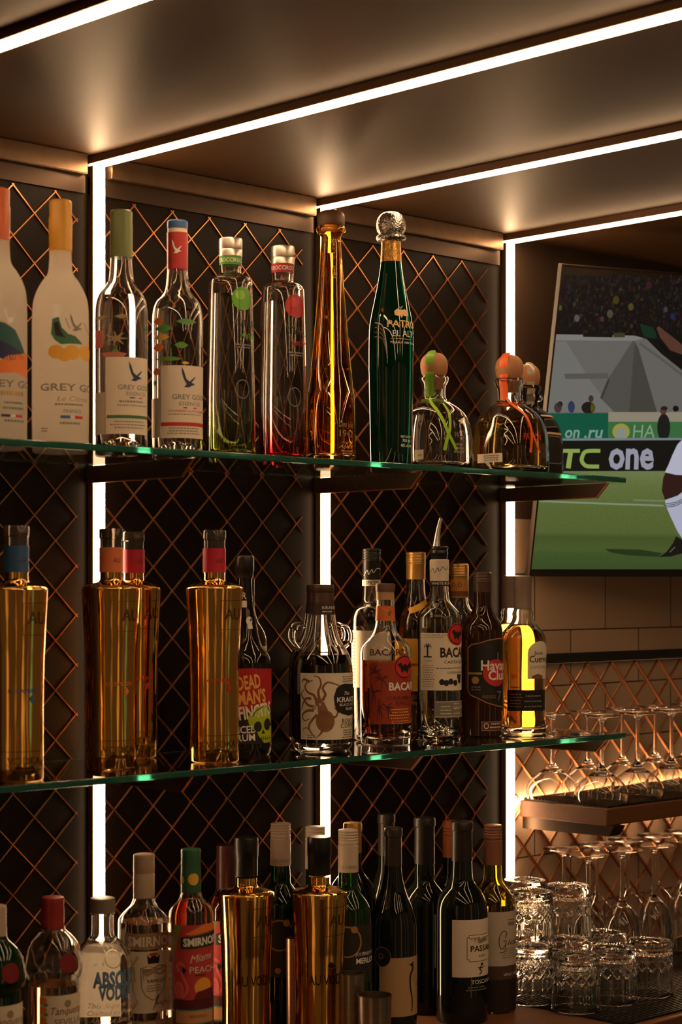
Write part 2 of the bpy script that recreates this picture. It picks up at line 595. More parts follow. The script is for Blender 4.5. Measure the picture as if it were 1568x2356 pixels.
class Decal:
    """Print on a turned surface. Angles in radians from the camera-facing line of the bottle, heights in pixel rows."""

    def __init__(self, B, layer=0):
        self.B = B
        self.v, self.f, self.mi = [], [], []
        self.mats = []
        self.layer = layer

    def psi(self, x):
        q = max(-0.999, min(0.999, (x - self.B.px) / self.B.hw))
        return math.asin(q)

    def _m(self, m):
        if m not in self.mats:
            self.mats.append(m)
        return self.mats.index(m)

    def tris(self, tris, m, layer=0, lim=0.12):
        B = self.B
        i = self._m(m)
        off = 0.0004 + 0.00022 * (self.layer + layer)
        for t in split_tris(tris, lim):
            b = len(self.v)
            for a, y in t:
                z = B.z(y)
                self.v.append(B.surf(a, z, off))
            self.f.append((b, b + 1, b + 2))
            self.mi.append(i)
        return self

    def rect(self, a0, a1, y0, y1, m, layer=0, rows=1):
        """a0, a1 angles; y0 top row, y1 bottom row"""
        n = max(1, int(abs(a1 - a0) / 0.1))
        T = []
        for j in range(rows):
            ya, yb = y0 + (y1 - y0) * j / rows, y0 + (y1 - y0) * (j + 1) / rows
            for k in range(n):
                p, q = a0 + (a1 - a0) * k / n, a0 + (a1 - a0) * (k + 1) / n
                T += [((p, yb), (q, yb), (q, ya)), ((p, yb), (q, ya), (p, ya))]
        return self.tris(T, m, layer, 9)

    def rectx(self, x0, x1, y0, y1, m, layer=0, rows=1):
        return self.rect(self.psi(x0), self.psi(x1), y0, y1, m, layer, rows)

    def poly(self, pts, m, layer=0):
        """pts: pixel positions (x, y) on the visible side"""
        return self.polya([(self.psi(x), y) for x, y in pts], m, layer)

    def polya(self, pts, m, layer=0):
        H = self.B.hw
        vv = [Vector((a * H, y, 0)) for a, y in pts]
        T = [tuple(pts[i] for i in t) for t in tessellate_polygon([vv])]
        return self.tris(T, m, layer)

    def disc(self, x, y, rx, ry, m, layer=0, n=20, tilt=0.0, ring=0.0):
        """ellipse about a pixel; rx in unfolded pixels"""
        a0 = self.psi(x)
        H = self.B.hw
        ct, st = math.cos(tilt), math.sin(tilt)
        P = []
        for k in range(n):
            t = 2 * math.pi * k / n
            u, v = rx * math.cos(t), ry * math.sin(t)
            P.append((a0 + (u * ct - v * st) / H, y + u * st + v * ct))
        if ring:
            Q = [(a0 + (a - a0) * (1 - ring), y + (b - y) * (1 - ring)) for a, b in P]
            T = []
            for k in range(n):
                j = (k + 1) % n
                T += [(P[k], P[j], Q[j]), (P[k], Q[j], Q[k])]
            return self.tris(T, m, layer)
        T = [((a0, y), P[k], P[(k + 1) % n]) for k in range(n)]
        return self.tris(T, m, layer)

    def stroke(self, pts, wd, m, layer=0, taper=None, smooth=True):
        """brush line through pixels; wd in pixels"""
        H = self.B.hw
        P = [(self.psi(x) * H, y) for x, y in pts]
        if smooth and len(P) > 2:
            P = spl(P, 4)
        n = len(P)
        Lf, Rt = [], []
        for i in range(n):
            p, q = P[max(0, i - 1)], P[min(n - 1, i + 1)]
            dx, dy = q[0] - p[0], q[1] - p[1]
            L = math.hypot(dx, dy) or 1
            wv = wd / 2 if taper is None else (wd + (taper - wd) * i / (n - 1)) / 2
            Lf.append(((P[i][0] - dy / L * wv) / H, P[i][1] + dx / L * wv))
            Rt.append(((P[i][0] + dy / L * wv) / H, P[i][1] - dx / L * wv))
        T = []
        for i in range(n - 1):
            T += [(Lf[i], Lf[i + 1], Rt[i + 1]), (Lf[i], Rt[i + 1], Rt[i])]
        return self.tris(T, m, layer)

    def text(self, txt, x, y, hgt, m, w=None, bold=0.0, shear=0.0, layer=1, tilt=0.0, align='l', vert=False):
        """letters: base line at pixel row y, first letter at pixel column x, cap height hgt rows, w = unfolded width in pixels"""
        vs, fs = glyphs(txt, bold, shear)
        if not vs:
            return self
        xs = [v[0] for v in vs]
        x0, x1 = min(xs), max(xs)
        W = (x1 - x0) * hgt
        k = (w / W if w else 1.0)
        H = self.B.hw
        a0 = self.psi(x)
        if align == 'c':
            a0 -= W * k / H / 2
        ct, st = math.cos(tilt), math.sin(tilt)
        Q = []
        for vx, vy in vs:
            u, v = (vx - x0) * hgt * k, vy * hgt
            u, v = u * ct - v * st, u * st + v * ct
            if vert:
                u, v = -v, u
            Q.append((a0 + u / H, y - v))
        T = []
        for f in fs:
            for i in range(1, len(f) - 1):
                T.append((Q[f[0]], Q[f[i]], Q[f[i + 1]]))
        return self.tris(T, m, layer)

    def lines(self, x, y0, y1, n, hgt, m, w, seed=0, align='c', layer=1):
        """fine print too small to read: rows of short dashes, as in the photo"""
        rd = random.Random(seed)
        H = self.B.hw
        for i in range(n):
            y = y0 + (y1 - y0) * i / max(1, n - 1)
            W = w * rd.uniform(0.75, 1.0)
            a = self.psi(x) - (W / 2 / H if align == 'c' else 0)
            e = a + W / H
            while a < e:
                q = rd.uniform(2.5, 7) / H
                self.rect(a, min(a + q, e), y - hgt, y, m, layer)
                a += q + 1.6 / H
        return self

    def build(self, name, parent, label=None):
        if not self.f:
            return None
        me = from_py(name, self.v, self.f, self.mi, False)
        bm = bmesh.new()
        bm.from_mesh(me)
        bmesh.ops.remove_doubles(bm, verts=bm.verts, dist=1e-6)
        for f in bm.faces:
            f.smooth = True
            ctr = f.calc_center_median()
            if f.normal.dot(Vector((ctr.x, ctr.y, 0))) < 0:
                f.normal_flip()
        bm.to_mesh(me)
        bm.free()
        o = link(name, me, self.mats, parent)
        if label:
            o['label'] = label
        return o


class Bottle:
    """One standing vessel. px: pixel column of the axis; Y: distance from the wall plane; base: world height of what it stands on;
    hw: half width in pixels used to unfold its print."""

    def __init__(self, name, label, cat, px, Y, base, hw, group=None, p=2.0, rot=0.0):
        self.px, self.hw, self.p, self.rot = px, hw, p, rot
        self.X, self.dep = at(px, Y)
        self.Y = Y
        self.base = base
        self.sc = self.dep / F
        self.e = empty(name, (self.X, Y, base), label, cat, group)
        d = Vector((CAM.x - self.X, CAM.y - Y))
        self.phi = math.atan2(d.y, d.x)
        self.prof = None
        self.zone = (9.0, 9.1)   # heights between which a squarish body turns into a round neck

    def z(self, y):
        return Z0 + (HY - y) * self.sc - self.base

    def y0(self):
        """pixel row of the base"""
        return HY - (self.base - Z0) / self.sc

    def pf(self, z):
        a, b = self.zone
        if self.p == 2 or z >= b:
            return 2.0
        if z <= a:
            return self.p
        t = (b - z) / (b - a)
        return 2.0 + (self.p - 2.0) * t * t * (3 - 2 * t)

    def support(self, z):
        p = self.pf(z)
        if p == 2:
            return 1.0
        q = p / (p - 1.0)
        a = self.phi + math.pi / 2 - self.rot
        return (abs(math.cos(a)) ** q + abs(math.sin(a)) ** q) ** (1.0 / q)

    def rowprof(self, rows):
        """(row, half width px) from the bottom up -> (z, r); a row of None is the base"""
        out = []
        for y, r in rows:
            z = 0.0 if y is None else self.z(y)
            out.append((z, r * self.sc / self.support(z)))
        return out

    def surf(self, psi, z, off):
        a = self.phi + psi
        r = lerp_r(self.prof, z) + off
        r *= rad_mult(a, self.pf(z), self.rot)
        return (r * math.cos(a), r * math.sin(a), z)

    def solid(self, name, rows, m, parent=None, seg=40, main=False, deg=38, label=None):
        pr = self.rowprof(rows)
        if main:
            self.prof = pr
        vs, fs = lathe(closed(pr), seg, self.pf, self.rot)
        me = from_py(name, vs, fs, None, True, deg)
        o = link(name, me, m, parent or self.e)
        if label:
            o['label'] = label
        return o

    def glass(self, rows, m, t=0.0028, floor=0.006, seg=48, fill=None, liq=None, name='glass', punt=0.0, deg=50):
        """hollow glass with its liquid. fill: pixel row of the liquid level"""
        pr = self.rowprof(rows)
        self.prof = pr
        zb, zt = pr[0][0], pr[-1][0]
        inner = []
        for z, r in pr:
            if z < zb + floor:
                continue
            inner.append((z, max(r - t, 0.002)))
        ib = lerp_r(pr, zb + floor) - t
        inner = [(zb + floor, ib * 0.9), (zb + floor + 0.003, ib)] + [q for q in inner if q[0] > zb + floor + 0.004]
        if punt:
            bot = [(zb + punt, 0.0), (zb + punt * 0.85, pr[0][1] * 0.3), (zb + punt * 0.35, pr[0][1] * 0.65), (zb, pr[0][1] * 0.88)]
            top = [(zb + floor + punt, 0.0), (zb + floor + punt * 0.85, ib * 0.3), (zb + floor + punt * 0.35, ib * 0.65)]
        else:
            bot = [(zb + 0.0012, 0.0), (zb + 0.0012, pr[0][1] * 0.8), (zb, pr[0][1] * 0.93)]
            top = [(zb + floor, 0.0), (zb + floor, ib * 0.6)]
        full = bot + pr + list(reversed(inner)) + list(reversed(top))
        vs, fs = lathe(full, seg, self.pf, self.rot)
        me = from_py(name, vs, fs, None, True, deg)
        o = link(name, me, m, self.e)
        if fill is not None:
            zf = self.z(fill)
            g = 0.0005
            lp = [(z + (0.0006 if k < 2 else 0), max(r - g, 0.001)) for k, (z, r) in enumerate(inner) if z < zf]
            lp.append((zf, lerp_r(inner, zf) - g))
            lt = [(z + 0.0006, r) for z, r in top]
            vs, fs = lathe(closed(lt + lp), seg, self.pf, self.rot)
            link('liquid', from_py('liquid', vs, fs, None, True, deg), liq, self.e)
        return o

    def tube(self, name, pts, r, m, parent=None, n=8, flat=None):
        """round or flattened wire through local points"""
        P = [Vector(q) for q in pts]
        vs, fs = [], []
        for i, q in enumerate(P):
            d = (P[min(i + 1, len(P) - 1)] - P[max(i - 1, 0)]).normalized()
            up = Vector((0, 0, 1)) if abs(d.z) < 0.9 else Vector((1, 0, 0))
            a = d.cross(up).normalized()
            b = d.cross(a).normalized()
            rr = r[i] if isinstance(r, (list, tuple)) else r
            for k in range(n):
                t = 2 * math.pi * k / n
                vs.append(tuple(q + a * rr * math.cos(t) + b * rr * math.sin(t) * (flat or 1)))
        for i in range(len(P) - 1):
            for k in range(n):
                j = (k + 1) % n
                fs.append((i * n + k, i * n + j, i * n + n + j, i * n + n + k))
        fs.append(tuple(reversed(range(n))))
        fs.append(tuple((len(P) - 1) * n + k for k in range(n)))
        return link(name, from_py(name, vs, fs, None, True, 60), m, parent or self.e)


PAPER = mat('cream_paper', (0.74, 0.66, 0.54), 0.6)
WHITE = mat('white_print', (0.82, 0.80, 0.76), 0.5)
INK = mat('black_print', (0.015, 0.013, 0.012), 0.5)
GREYP = mat('grey_print', (0.22, 0.20, 0.19), 0.5)
NAVY = mat('navy_print', (0.018, 0.028, 0.10), 0.5)
REDP = mat('red_print', (0.55, 0.03, 0.025), 0.5)
BLUEP = mat('blue_print', (0.05, 0.14, 0.42), 0.5)
GREENP = mat('green_print', (0.05, 0.16, 0.08), 0.5)
LEAF = mat('leaf_print', (0.10, 0.30, 0.06), 0.5)
ORANGEP = mat('orange_print', (0.80, 0.22, 0.05), 0.5)
YELLOWP = mat('yellow_print', (0.80, 0.48, 0.08), 0.5)
GOLDP = mat('gold_print', (0.55, 0.36, 0.12), 0.35, 0.6)
BROWNP = mat('brown_print', (0.22, 0.09, 0.04), 0.6)
CLEAR = glass('clear_glass', (0.985, 0.985, 0.975))
GREENISH = glass('greenish_glass', (0.90, 0.965, 0.92))
VODKA = glass('clear_spirit', (0.99, 0.99, 0.985), 0, 1.36)

# ================================================================== UPPER SHELF
S1 = ZA + GT

FROST = bpy.data.materials.new('frosted_glass')
FROST.use_nodes = True
_n = FROST.node_tree
_b = _n.nodes['Principled BSDF']
_b.inputs['Base Color'].default_value = (0.95, 0.91, 0.85, 1)
_b.inputs['Roughness'].default_value = 0.45
_tr = _n.nodes.new('ShaderNodeBsdfTranslucent')
_tr.inputs[0].default_value = (0.99, 0.95, 0.88, 1)
_mx = _n.nodes.new('ShaderNodeMixShader')
_mx.inputs[0].default_value = 0.82
_n.links.new(_b.outputs[0], _mx.inputs[1])
_n.links.new(_tr.outputs[0], _mx.inputs[2])
_n.links.new(_mx.outputs[0], _n.nodes['Material Output'].inputs['Surface'])


def goose(d, x, y, k, m, layer=2):
    """small flying bird print: long neck, two raised wings"""
    P = [(-13, -26), (-8, -16), (-3, 0), (4, 6), (13, -3), (17, -6), (14, 0), (8, 8), (16, 12), (8, 15), (2, 19), (-8, 18), (-2, 12), (-8, 2), (-12, -12)]
    d.poly([(x + a * k, y + b * k) for a, b in P], m, layer)


def frosted(px, top, hw, label, capm, dx):
    B = Bottle('vodka_bottle', label, 'bottle', px, -0.182, S1, hw, 'frosted vodka bottles')
    k = hw / 65.0
    T = lambda y: top + (y - 461) * (HY - top) / (HY - 461.0) if False else top + (y - 461) * k
    base = B.y0()
    body = chain([(None, hw * 0.93), (base - 4, hw * 0.99), (T(960), hw)], spl([(T(760), hw), (T(705), hw * .975), (T(675), hw * .86), (T(650), hw * .66), (T(630), hw * .45), (T(605), 26 * k), (T(578), 25.2 * k)]), [(T(545), 24.5 * k)])
    B.solid('frosted_glass', body, FROST, main=True, seg=56)
    cap = B.solid('cap', chain([(T(579), 26.3 * k), (T(505), 27 * k), (T(497), 25.3 * k)], spl([(T(470), 25.8 * k), (T(464), 25 * k), (T(461), 21 * k)])), capm)
    return B, T, k


CAPO = mat('orange_red_foil', (0.62, 0.13, 0.035), 0.38)
CAPY = mat('amber_foil', (0.72, 0.36, 0.035), 0.38)
# --- orange capped, cut by the left edge
B, T, k = frosted(-4, 434, 66, 'frosted white bottle with orange red cap cut by the left photo edge', CAPO, 0)
d = Decal(B)
TEAL = mat('teal_print', (0.02, 0.10, 0.10), 0.5)
LEMON = mat('lemon_print', (0.78, 0.42, 0.05), 0.5)
d.polya([(0.0, 748), (0.25, 752), (0.6, 765), (0.95, 800), (1.25, 832), (0.9, 822), (0.45, 822), (0, 812)], TEAL, 0)
d.polya([(0.0, 790), (0.4, 800), (0.8, 812), (1.2, 836), (0.8, 830), (0.3, 836), (0, 830)], NAVY, 1)
d.polya([(0.0, 838), (0.35, 824), (0.8, 818), (1.25, 815), (1.3, 872), (0.6, 862), (0.0, 866)], ORANGEP, 1)
goose(d, 20, 735, 0.85, WHITE)
d.text('GREY GOOSE', -46, 896, 16, GREYP, w=205, bold=0.012)
d.lines(30, 915, 915, 1, 10, GOLDP, 76, 3)
d.lines(32, 934, 946, 2, 5, GREYP, 62, 4)
d.rect(0.1, 0.42, 958, 964, NAVY, 1); d.rect(0.42, 0.62, 958, 964, WHITE, 1); d.rect(0.62, 0.95, 958, 964, REDP, 1)
d.lines(34, 975, 975, 1, 5, GREYP, 60, 5)
d.build('print', B.e)

# --- amber capped
B, T, k = frosted(139, 461, 65, 'frosted white bottle with amber yellow cap and lemon print left of the first light strip', CAPY, 0)
d = Decal(B)
d.poly([(120, 718), (127, 708), (138, 712), (139, 728), (130, 748), (122, 746), (126, 730)], WHITE, 0)
d.poly([(121, 742), (135, 738), (142, 762), (156, 776), (172, 780), (188, 797), (160, 798), (140, 800), (126, 790), (118, 776)], GREENP, 1)
d.poly([(124, 752), (134, 748), (140, 770), (150, 785), (128, 780)], INK, 2)
for x, y, rx, ry in ((129, 817, 18, 16), (165, 818, 20, 17), (196, 816, 26, 17), (147, 824, 16, 15)):
    d.disc(x, y, rx, ry, LEMON, 2)
goose(d, 172, 752, 0.9, GREYP)
for x, y in ((150, 740), (192, 748)):
    d.stroke([(x, y), (x + 5, y + 14), (x + 10, y + 24)], 1.6, GREYP, 1)
d.text('GREY GOOSE', 95, 905, 16, GREYP, w=208, bold=0.012)
d.text('Le Citron', 131, 928, 11, GOLDP, w=84, shear=0.35)
d.lines(160, 938, 938, 1, 4, GREYP, 72, 6)
d.text('FRANCE', 146, 955, 8, GREYP, w=44)
d.rectx(139, 161, 961, 968, BLUEP, 1); d.rectx(161, 171, 961, 968, WHITE, 1); d.rectx(171, 188, 961, 968, REDP, 1)
d.lines(162, 981, 981, 1, 5, GREYP, 58, 7)
d.lines(103, 992, 998, 2, 3, GREYP, 20, 8)
d.build('print', B.e)
d = Decal(B); goose(d, 128, 536, 0.6, WHITE); d.build('cap_print', B.e)


def essence(px, top, hw, label, fill):
    B = Bottle('vodka_bottle', label, 'bottle', px, -0.183, S1, hw, 'clear vodka bottles with cream labels')
    k = hw / 59.0
    T = lambda y: top + (y - 508) * k
    base = B.y0()
    rows = chain([(None, hw * .94), (base - 3, hw * .99), (T(960), hw * .985)], spl([(T(790), hw), (T(730), hw * .99), (T(700), hw * .88), (T(682), hw * .66), (T(668), hw * .5), (T(650), hw * .44), (T(620), hw * .405)]), [(T(560), 23 * k)])
    B.glass(rows, CLEAR, 0.0026, 0.004, fill=T(fill), liq=VODKA, punt=0.016)
    return B, T, k


OLIVE = mat('olive_foil', (0.16, 0.20, 0.07), 0.35)
B, T, k = essence(279, 485, 60.5, 'clear vodka bottle with olive green capsule just right of the first light strip', 702)
B.solid('capsule', chain([(T(614), 25.6), (T(545), 26), (T(530), 25)], spl([(T(515), 25.6), (T(511), 25.2), (T(508), 22)])), OLIVE)
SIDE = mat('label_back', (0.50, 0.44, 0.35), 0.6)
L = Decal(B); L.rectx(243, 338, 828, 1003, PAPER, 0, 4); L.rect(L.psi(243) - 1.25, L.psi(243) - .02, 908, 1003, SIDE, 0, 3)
lab = L.build('label', B.e)
d = Decal(B)
goose(d, 309, 863, 1.0, NAVY)
d.text('GREY GOOSE', 271, 902, 11, GREYP, w=100, bold=0.01)
d.text('ESSENCES', 290, 915, 8, GREYP, w=56)
d.rectx(298, 310, 919, 921.5, NAVY, 1); d.rectx(318, 326, 919, 921.5, REDP, 1)
d.lines(304, 931, 931, 1, 4, GREYP, 62, 2)
d.lines(310, 939, 939, 1, 2.5, GREYP, 104, 3)
d.rectx(246, 338, 960, 967, GREENP, 1)
d.lines(300, 976, 990, 3, 2.5, GREYP, 96, 4)
d.build('lettering', lab)
d = Decal(B)
PINKP = mat('pink_print', (0.62, 0.16, 0.12), 0.5)
d.rectx(220.5, 237, 766, 806, PINKP, 0)
TAN = mat('tan_print', (0.35, 0.26, 0.13), 0.5)
for a in range(7):
    t = a * 0.9
    d.stroke([(268, 786), (268 + 26 * math.cos(t), 786 + 17 * math.sin(t))], 7, TAN, 0, 1.5)
d.poly([(234, 818), (264, 816), (293, 820), (284, 827), (242, 827)], PINKP, 0)
d.poly([(221, 737), (236, 733), (252, 736), (236, 742)], TAN, 0)
d.poly([(262, 736), (280, 730), (295, 735), (278, 741)], TAN, 0)
d.poly([(255, 818), (268, 808), (276, 818)], LEAF, 1)
d.build('fruit_print', B.e)

CAPR = mat('red_foil', (0.50, 0.03, 0.035), 0.35)
CAPB = mat('blue_plastic', (0.045, 0.12, 0.32), 0.4)
B, T, k = essence(408, 508, 58.8, 'clear vodka bottle with red capsule and blue stopper, fruit print on the glass', 716)
B.solid('stopper', chain([(527, 23.5), (514, 24)], spl([(511, 23.8), (509, 22.5), (508, 20)])), CAPB)
B.solid('neck_ring', [(538, 23), (527, 22.5)], PAPER)
cp = B.solid('capsule', [(621, 24), (545, 24.2), (537, 24.6)], CAPR)
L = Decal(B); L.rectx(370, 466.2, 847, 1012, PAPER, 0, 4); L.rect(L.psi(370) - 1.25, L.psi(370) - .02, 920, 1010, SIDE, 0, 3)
lab = L.build('label', B.e)
d = Decal(B)
goose(d, 431, 877, 1.05, NAVY)
d.text('GREY GOOSE', 396, 924, 11.5, GREYP, w=104, bold=0.01)
d.text('ESSENCES', 412, 938, 8.5, GREYP, w=58)
d.rectx(421, 430, 942, 944.5, NAVY, 1); d.rectx(444, 451, 942, 944.5, REDP, 1)
d.text('STRAWBERRY & LEMONGRASS', 386, 953, 5, REDP, w=100)
d.lines(430, 959, 959, 1, 2, GREYP, 106, 3)
d.rectx(371, 466, 976, 984.5, REDP, 1)
d.lines(425, 991, 1003, 3, 2.5, GREYP, 92, 4)
goose(d, 403, 572, 0.0, WHITE)
d.build('lettering', lab)
d = Decal(B)
for x0, x1, y, hh, m in ((405, 451, 747, 13, LEAF), (357, 397, 762, 17, LEAF), (354, 377, 745, 18, ORANGEP), (355, 390, 782, 15, YELLOWP), (353.5, 379, 805, 20, ORANGEP), (401, 432, 801, 15, LEAF), (358, 420, 832, 10, LEAF), (352, 369, 860, 18, ORANGEP), (417, 435, 841, 6, YELLOWP), (352, 362, 885, 12, LEAF)):
    n = 12
    P = [(x0 + (x1 - x0) * i / n, y - hh / 2 * math.sin(math.pi * i / n)) for i in range(n + 1)]
    P += [(x0 + (x1 - x0) * i / n, y + hh / 2 * math.sin(math.pi * i / n)) for i in range(n - 1, 0, -1)]
    d.poly(P, m, 0)
d.build('fruit_print', B.e)
# white bird on the red capsule
q = B.prof; B.prof = B.rowprof([(621, 24), (545, 24.2), (537, 24.6)]); hh = B.hw; B.hw = 24
d = Decal(B); goose(d, 405, 573, 0.72, WHITE, 0); d.build('bird_print', cp); B.prof = q; B.hw = hh


def ramp_glass(name, lo, z0, z1):
    """clear glass whose own tint deepens towards the foot (sprayed tint)"""
    m = glass(name)
    nt = m.node_tree
    tc = node(m, 'ShaderNodeTexCoord')
    sp = node(m, 'ShaderNodeSeparateXYZ')
    mr = node(m, 'ShaderNodeMapRange')
    mr.inputs['From Min'].default_value = z0
    mr.inputs['From Max'].default_value = z1
    mx = node(m, 'ShaderNodeMix', data_type='RGBA')
    mx.inputs[6].default_value = (*lo, 1)
    mx.inputs[7].default_value = (0.97, 0.97, 0.96, 1)
    nt.links.new(tc.outputs['Object'], sp.inputs[0])
    nt.links.new(sp.outputs['Z'], mr.inputs['Value'])
    nt.links.new(mr.outputs[0], mx.inputs[0])
    nt.links.new(mx.outputs[2], nt.nodes['Principled BSDF'].inputs['Base Color'])
    return m


def ciroc(px, top, hw, label, tint, bandm, grapem, gx, gy, scr, sub, lx):
    B = Bottle('vodka_bottle', label, 'bottle', px, -0.178, S1, hw, 'slim vodka bottles with a coloured disc')
    T = lambda y: top + (y - 549)
    rows = chain([(None, hw * 1.07), (B.y0() - 4, hw * 1.13), (T(900), hw * 1.1)], spl([(T(720), hw * 1.02), (T(655), hw * .985), (T(645), hw * .93), (T(638), hw * .8), (T(634), hw * .6), (T(628), hw * .48), (T(610), hw * .5)]), [(T(590), hw * .44)])
    B.glass(rows, ramp_glass('tinted_glass_' + scr, tint, 0.012, 0.085), 0.0026, 0.008, fill=T(680), liq=VODKA)
    B.solid('cap', chain([(T(591), 26.8), (T(577), 27), (T(576), 26.4), (T(574.5), 27)], [(T(553), 27)], [(T(550), 26), (T(549), 24)]), CHROME)
    nb = B.solid('neck_band', [(T(611), 25.6), (T(590.5), 26.4)], bandm)
    q, hq = B.prof, B.hw
    B.prof = B.rowprof([(T(611), 25.6), (T(590.5), 26.4)]); B.hw = 26
    d = Decal(B); d.text('CIROC', px - 2, T(606), 9, WHITE, w=32, bold=.01); d.text('CIROC', px - 25, T(606), 9, WHITE, w=30, bold=.01); d.build('lettering', nb)
    B.prof, B.hw = q, hq
    d = Decal(B)
    d.disc(gx, gy, 27, 27, grapem, 1, 28)
    d.disc(gx - 6, gy - 8, 12, 11, sub, 2, 20)
    d.build('coloured_disc', B.e)
    d = Decal(B)
    d.text('CIROC', lx, T(757), 17, INK, w=72)
    d.text(scr, lx + 10, T(782), 15, grapem, w=56, shear=.4)
    d.lines(lx + 20, T(800), T(806), 2, 3, GREYP, 40, 2)
    d.disc(px + 25, T(900), 16, 22, GREYP, 1, 20, ring=0.08)
    d.build('lettering', B.e)
    return B


GRN = mat('green_disc', (0.10, 0.36, 0.015), 0.25)
GRN2 = mat('green_disc_light', (0.22, 0.52, 0.05), 0.25)
RDD = mat('red_disc', (0.42, 0.012, 0.02), 0.25)
RDD2 = mat('red_disc_light', (0.58, 0.03, 0.035), 0.25)
BANDG = mat('green_band', (0.09, 0.32, 0.03), 0.4)
BANDR = mat('red_band', (0.42, 0.02, 0.03), 0.4)
ciroc(530, 549, 51, 'slim clear vodka bottle with steel cap and green disc', (0.45, 0.62, 0.06), BANDG, GRN, 558, 693, 'Apple', GRN2, 540)
ciroc(650, 567, 49.5, 'slim clear vodka bottle with steel cap, red disc and red foot', (0.68, 0.03, 0.05), BANDR, RDD, 680, 710, 'Red Berry', RDD2, 660)

# --- tall amber tapered tequila
AMBER = glass('amber_glass', (0.92, 0.54, 0.13), 0.0)
TEQ = glass('amber_spirit', (0.92, 0.58, 0.18), 0, 1.36)
B = Bottle('tequila_bottle', 'tall tapered amber tequila bottle with round brown stopper in front of the middle strip', 'bottle', 761, -0.175, S1, 55, p=2.5, rot=0.2)
B.zone = (B.z(760), B.z(640))
y0 = B.y0()
rows = chain([(None, 52), (y0 - 5, 56.5), (908, 55), (906, 53)], [(840, 46), (760, 38.5), (680, 31.5), (610, 26.5), (565, 23.5)], spl([(548, 22.5), (542, 25), (536, 33), (531, 34.5), (525, 33.5), (521, 29)]))
B.glass(rows, AMBER, 0.003, 0.012, fill=585, liq=TEQ)
B.solid('stopper', spl([(523, 27), (518, 31), (508, 32), (497, 31), (489, 26), (485, 16), (484, 3)]), mat('dark_cork', (0.13, 0.065, 0.035), 0.5))
d = Decal(B)
for i, ch in enumerate('1942'):
    d.text(ch, 771, 570 + i * 10, 7, GOLDP, w=8)
d.disc(776, 630, 10, 15, GOLDP, 1, 20)
d.disc(776, 630, 8, 13, INK, 2, 20)
d.disc(776, 626, 3, 5, GOLDP, 3); d.disc(776, 634, 5, 5, GOLDP, 3)
d.text('Don Julio', 779, 986, 13, GOLDP, w=48, shear=.15)
d.text('1942', 780, 1008, 15, GOLDP, w=44, bold=-.004)
d.text('TEQUILA', 784, 1024, 4, GOLDP, w=34)
d.text('Anejo', 778, 1034, 8, GOLDP, w=40, shear=.4)
d.lines(800, 1042, 1048, 2, 3, GOLDP, 40, 2)
d.build('gold_print', B.e)

# --- tall dark green tequila
DKGREEN = mat('dark_green_glass', (0.001, 0.028, 0.016), 0.03, 0, 0.5, 1.5)
B = Bottle('tequila_bottle', 'tall dark green tequila bottle with ball stopper and gold neck', 'bottle', 899, -0.178, S1, 51)
y0 = B.y0()
rows = chain([(None, 45), (y0 - 4, 47.5), (950, 50)], spl([(850, 52), (770, 51.5), (735, 48), (690, 39), (650, 31), (603, 24), (560, 21.5)]))
B.solid('glass', rows, DKGREEN, main=True, seg=56)
GOLDFOIL = noise_mix('gold_foil', (0.75, 0.42, 0.10), (0.10, 0.05, 0.015), 420, 0.3, 1.0, bump=0.5, detail=2)
B.solid('gold_neck', [(604, 24.4), (580, 23.2), (556, 22.6)], GOLDFOIL)
HAMMER = noise_mix('hammered_silver', (0.7, 0.66, 0.6), (0.02, 0.018, 0.016), 330, 0.25, 1.0, bump=1.0, detail=2)  # near-black second tone paints the sparkle of the dimples into the colour
st = B.solid('ball_stopper', chain([(557, 22.5)], spl([(555, 31), (550, 34.5), (545, 34), (541, 29)]), spl([(540, 27), (532, 32), (521, 33.8), (508, 32.5), (497, 27), (490, 18), (487, 4)])), HAMMER)
d = Decal(B)
GOLDL = mat('pale_gold_print', (0.70, 0.45, 0.18), 0.4)
for sx in (-1, 1):
    d.poly([(924, 722), (924 + sx * 9, 716), (924 + sx * 17, 722), (924 + sx * 16, 731), (924 + sx * 8, 733), (924, 729)], GOLDL, 1)
    d.stroke([(924, 716), (924 + sx * 5, 709)], 1.5, GOLDL, 1)
d.poly([(920, 718), (928, 718), (929, 728), (924, 738), (919, 728)], GOLDL, 2)
d.text('PATR\u00d3N', 890, 759, 16, GOLDL, w=100, bold=0.02)
d.text('EL ALTO', 903, 780, 14, WHITE, w=72)
d.text('TEQUILA 100% DE AGAVE', 897, 796, 5, WHITE, w=84)
d.rectx(898, 946, 785, 786, GOLDL, 1)
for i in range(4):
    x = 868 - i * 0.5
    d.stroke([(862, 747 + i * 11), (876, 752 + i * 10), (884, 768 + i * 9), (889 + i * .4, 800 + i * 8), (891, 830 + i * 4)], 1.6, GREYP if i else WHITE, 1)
d.text('REPOSADO', 922, 1010, 5, WHITE, w=32)
d.text('700 ml', 926, 1020, 7, WHITE, w=26)
d.text('40% alc./vol.', 922, 1031, 7, WHITE, w=38)
d.build('print', B.e)


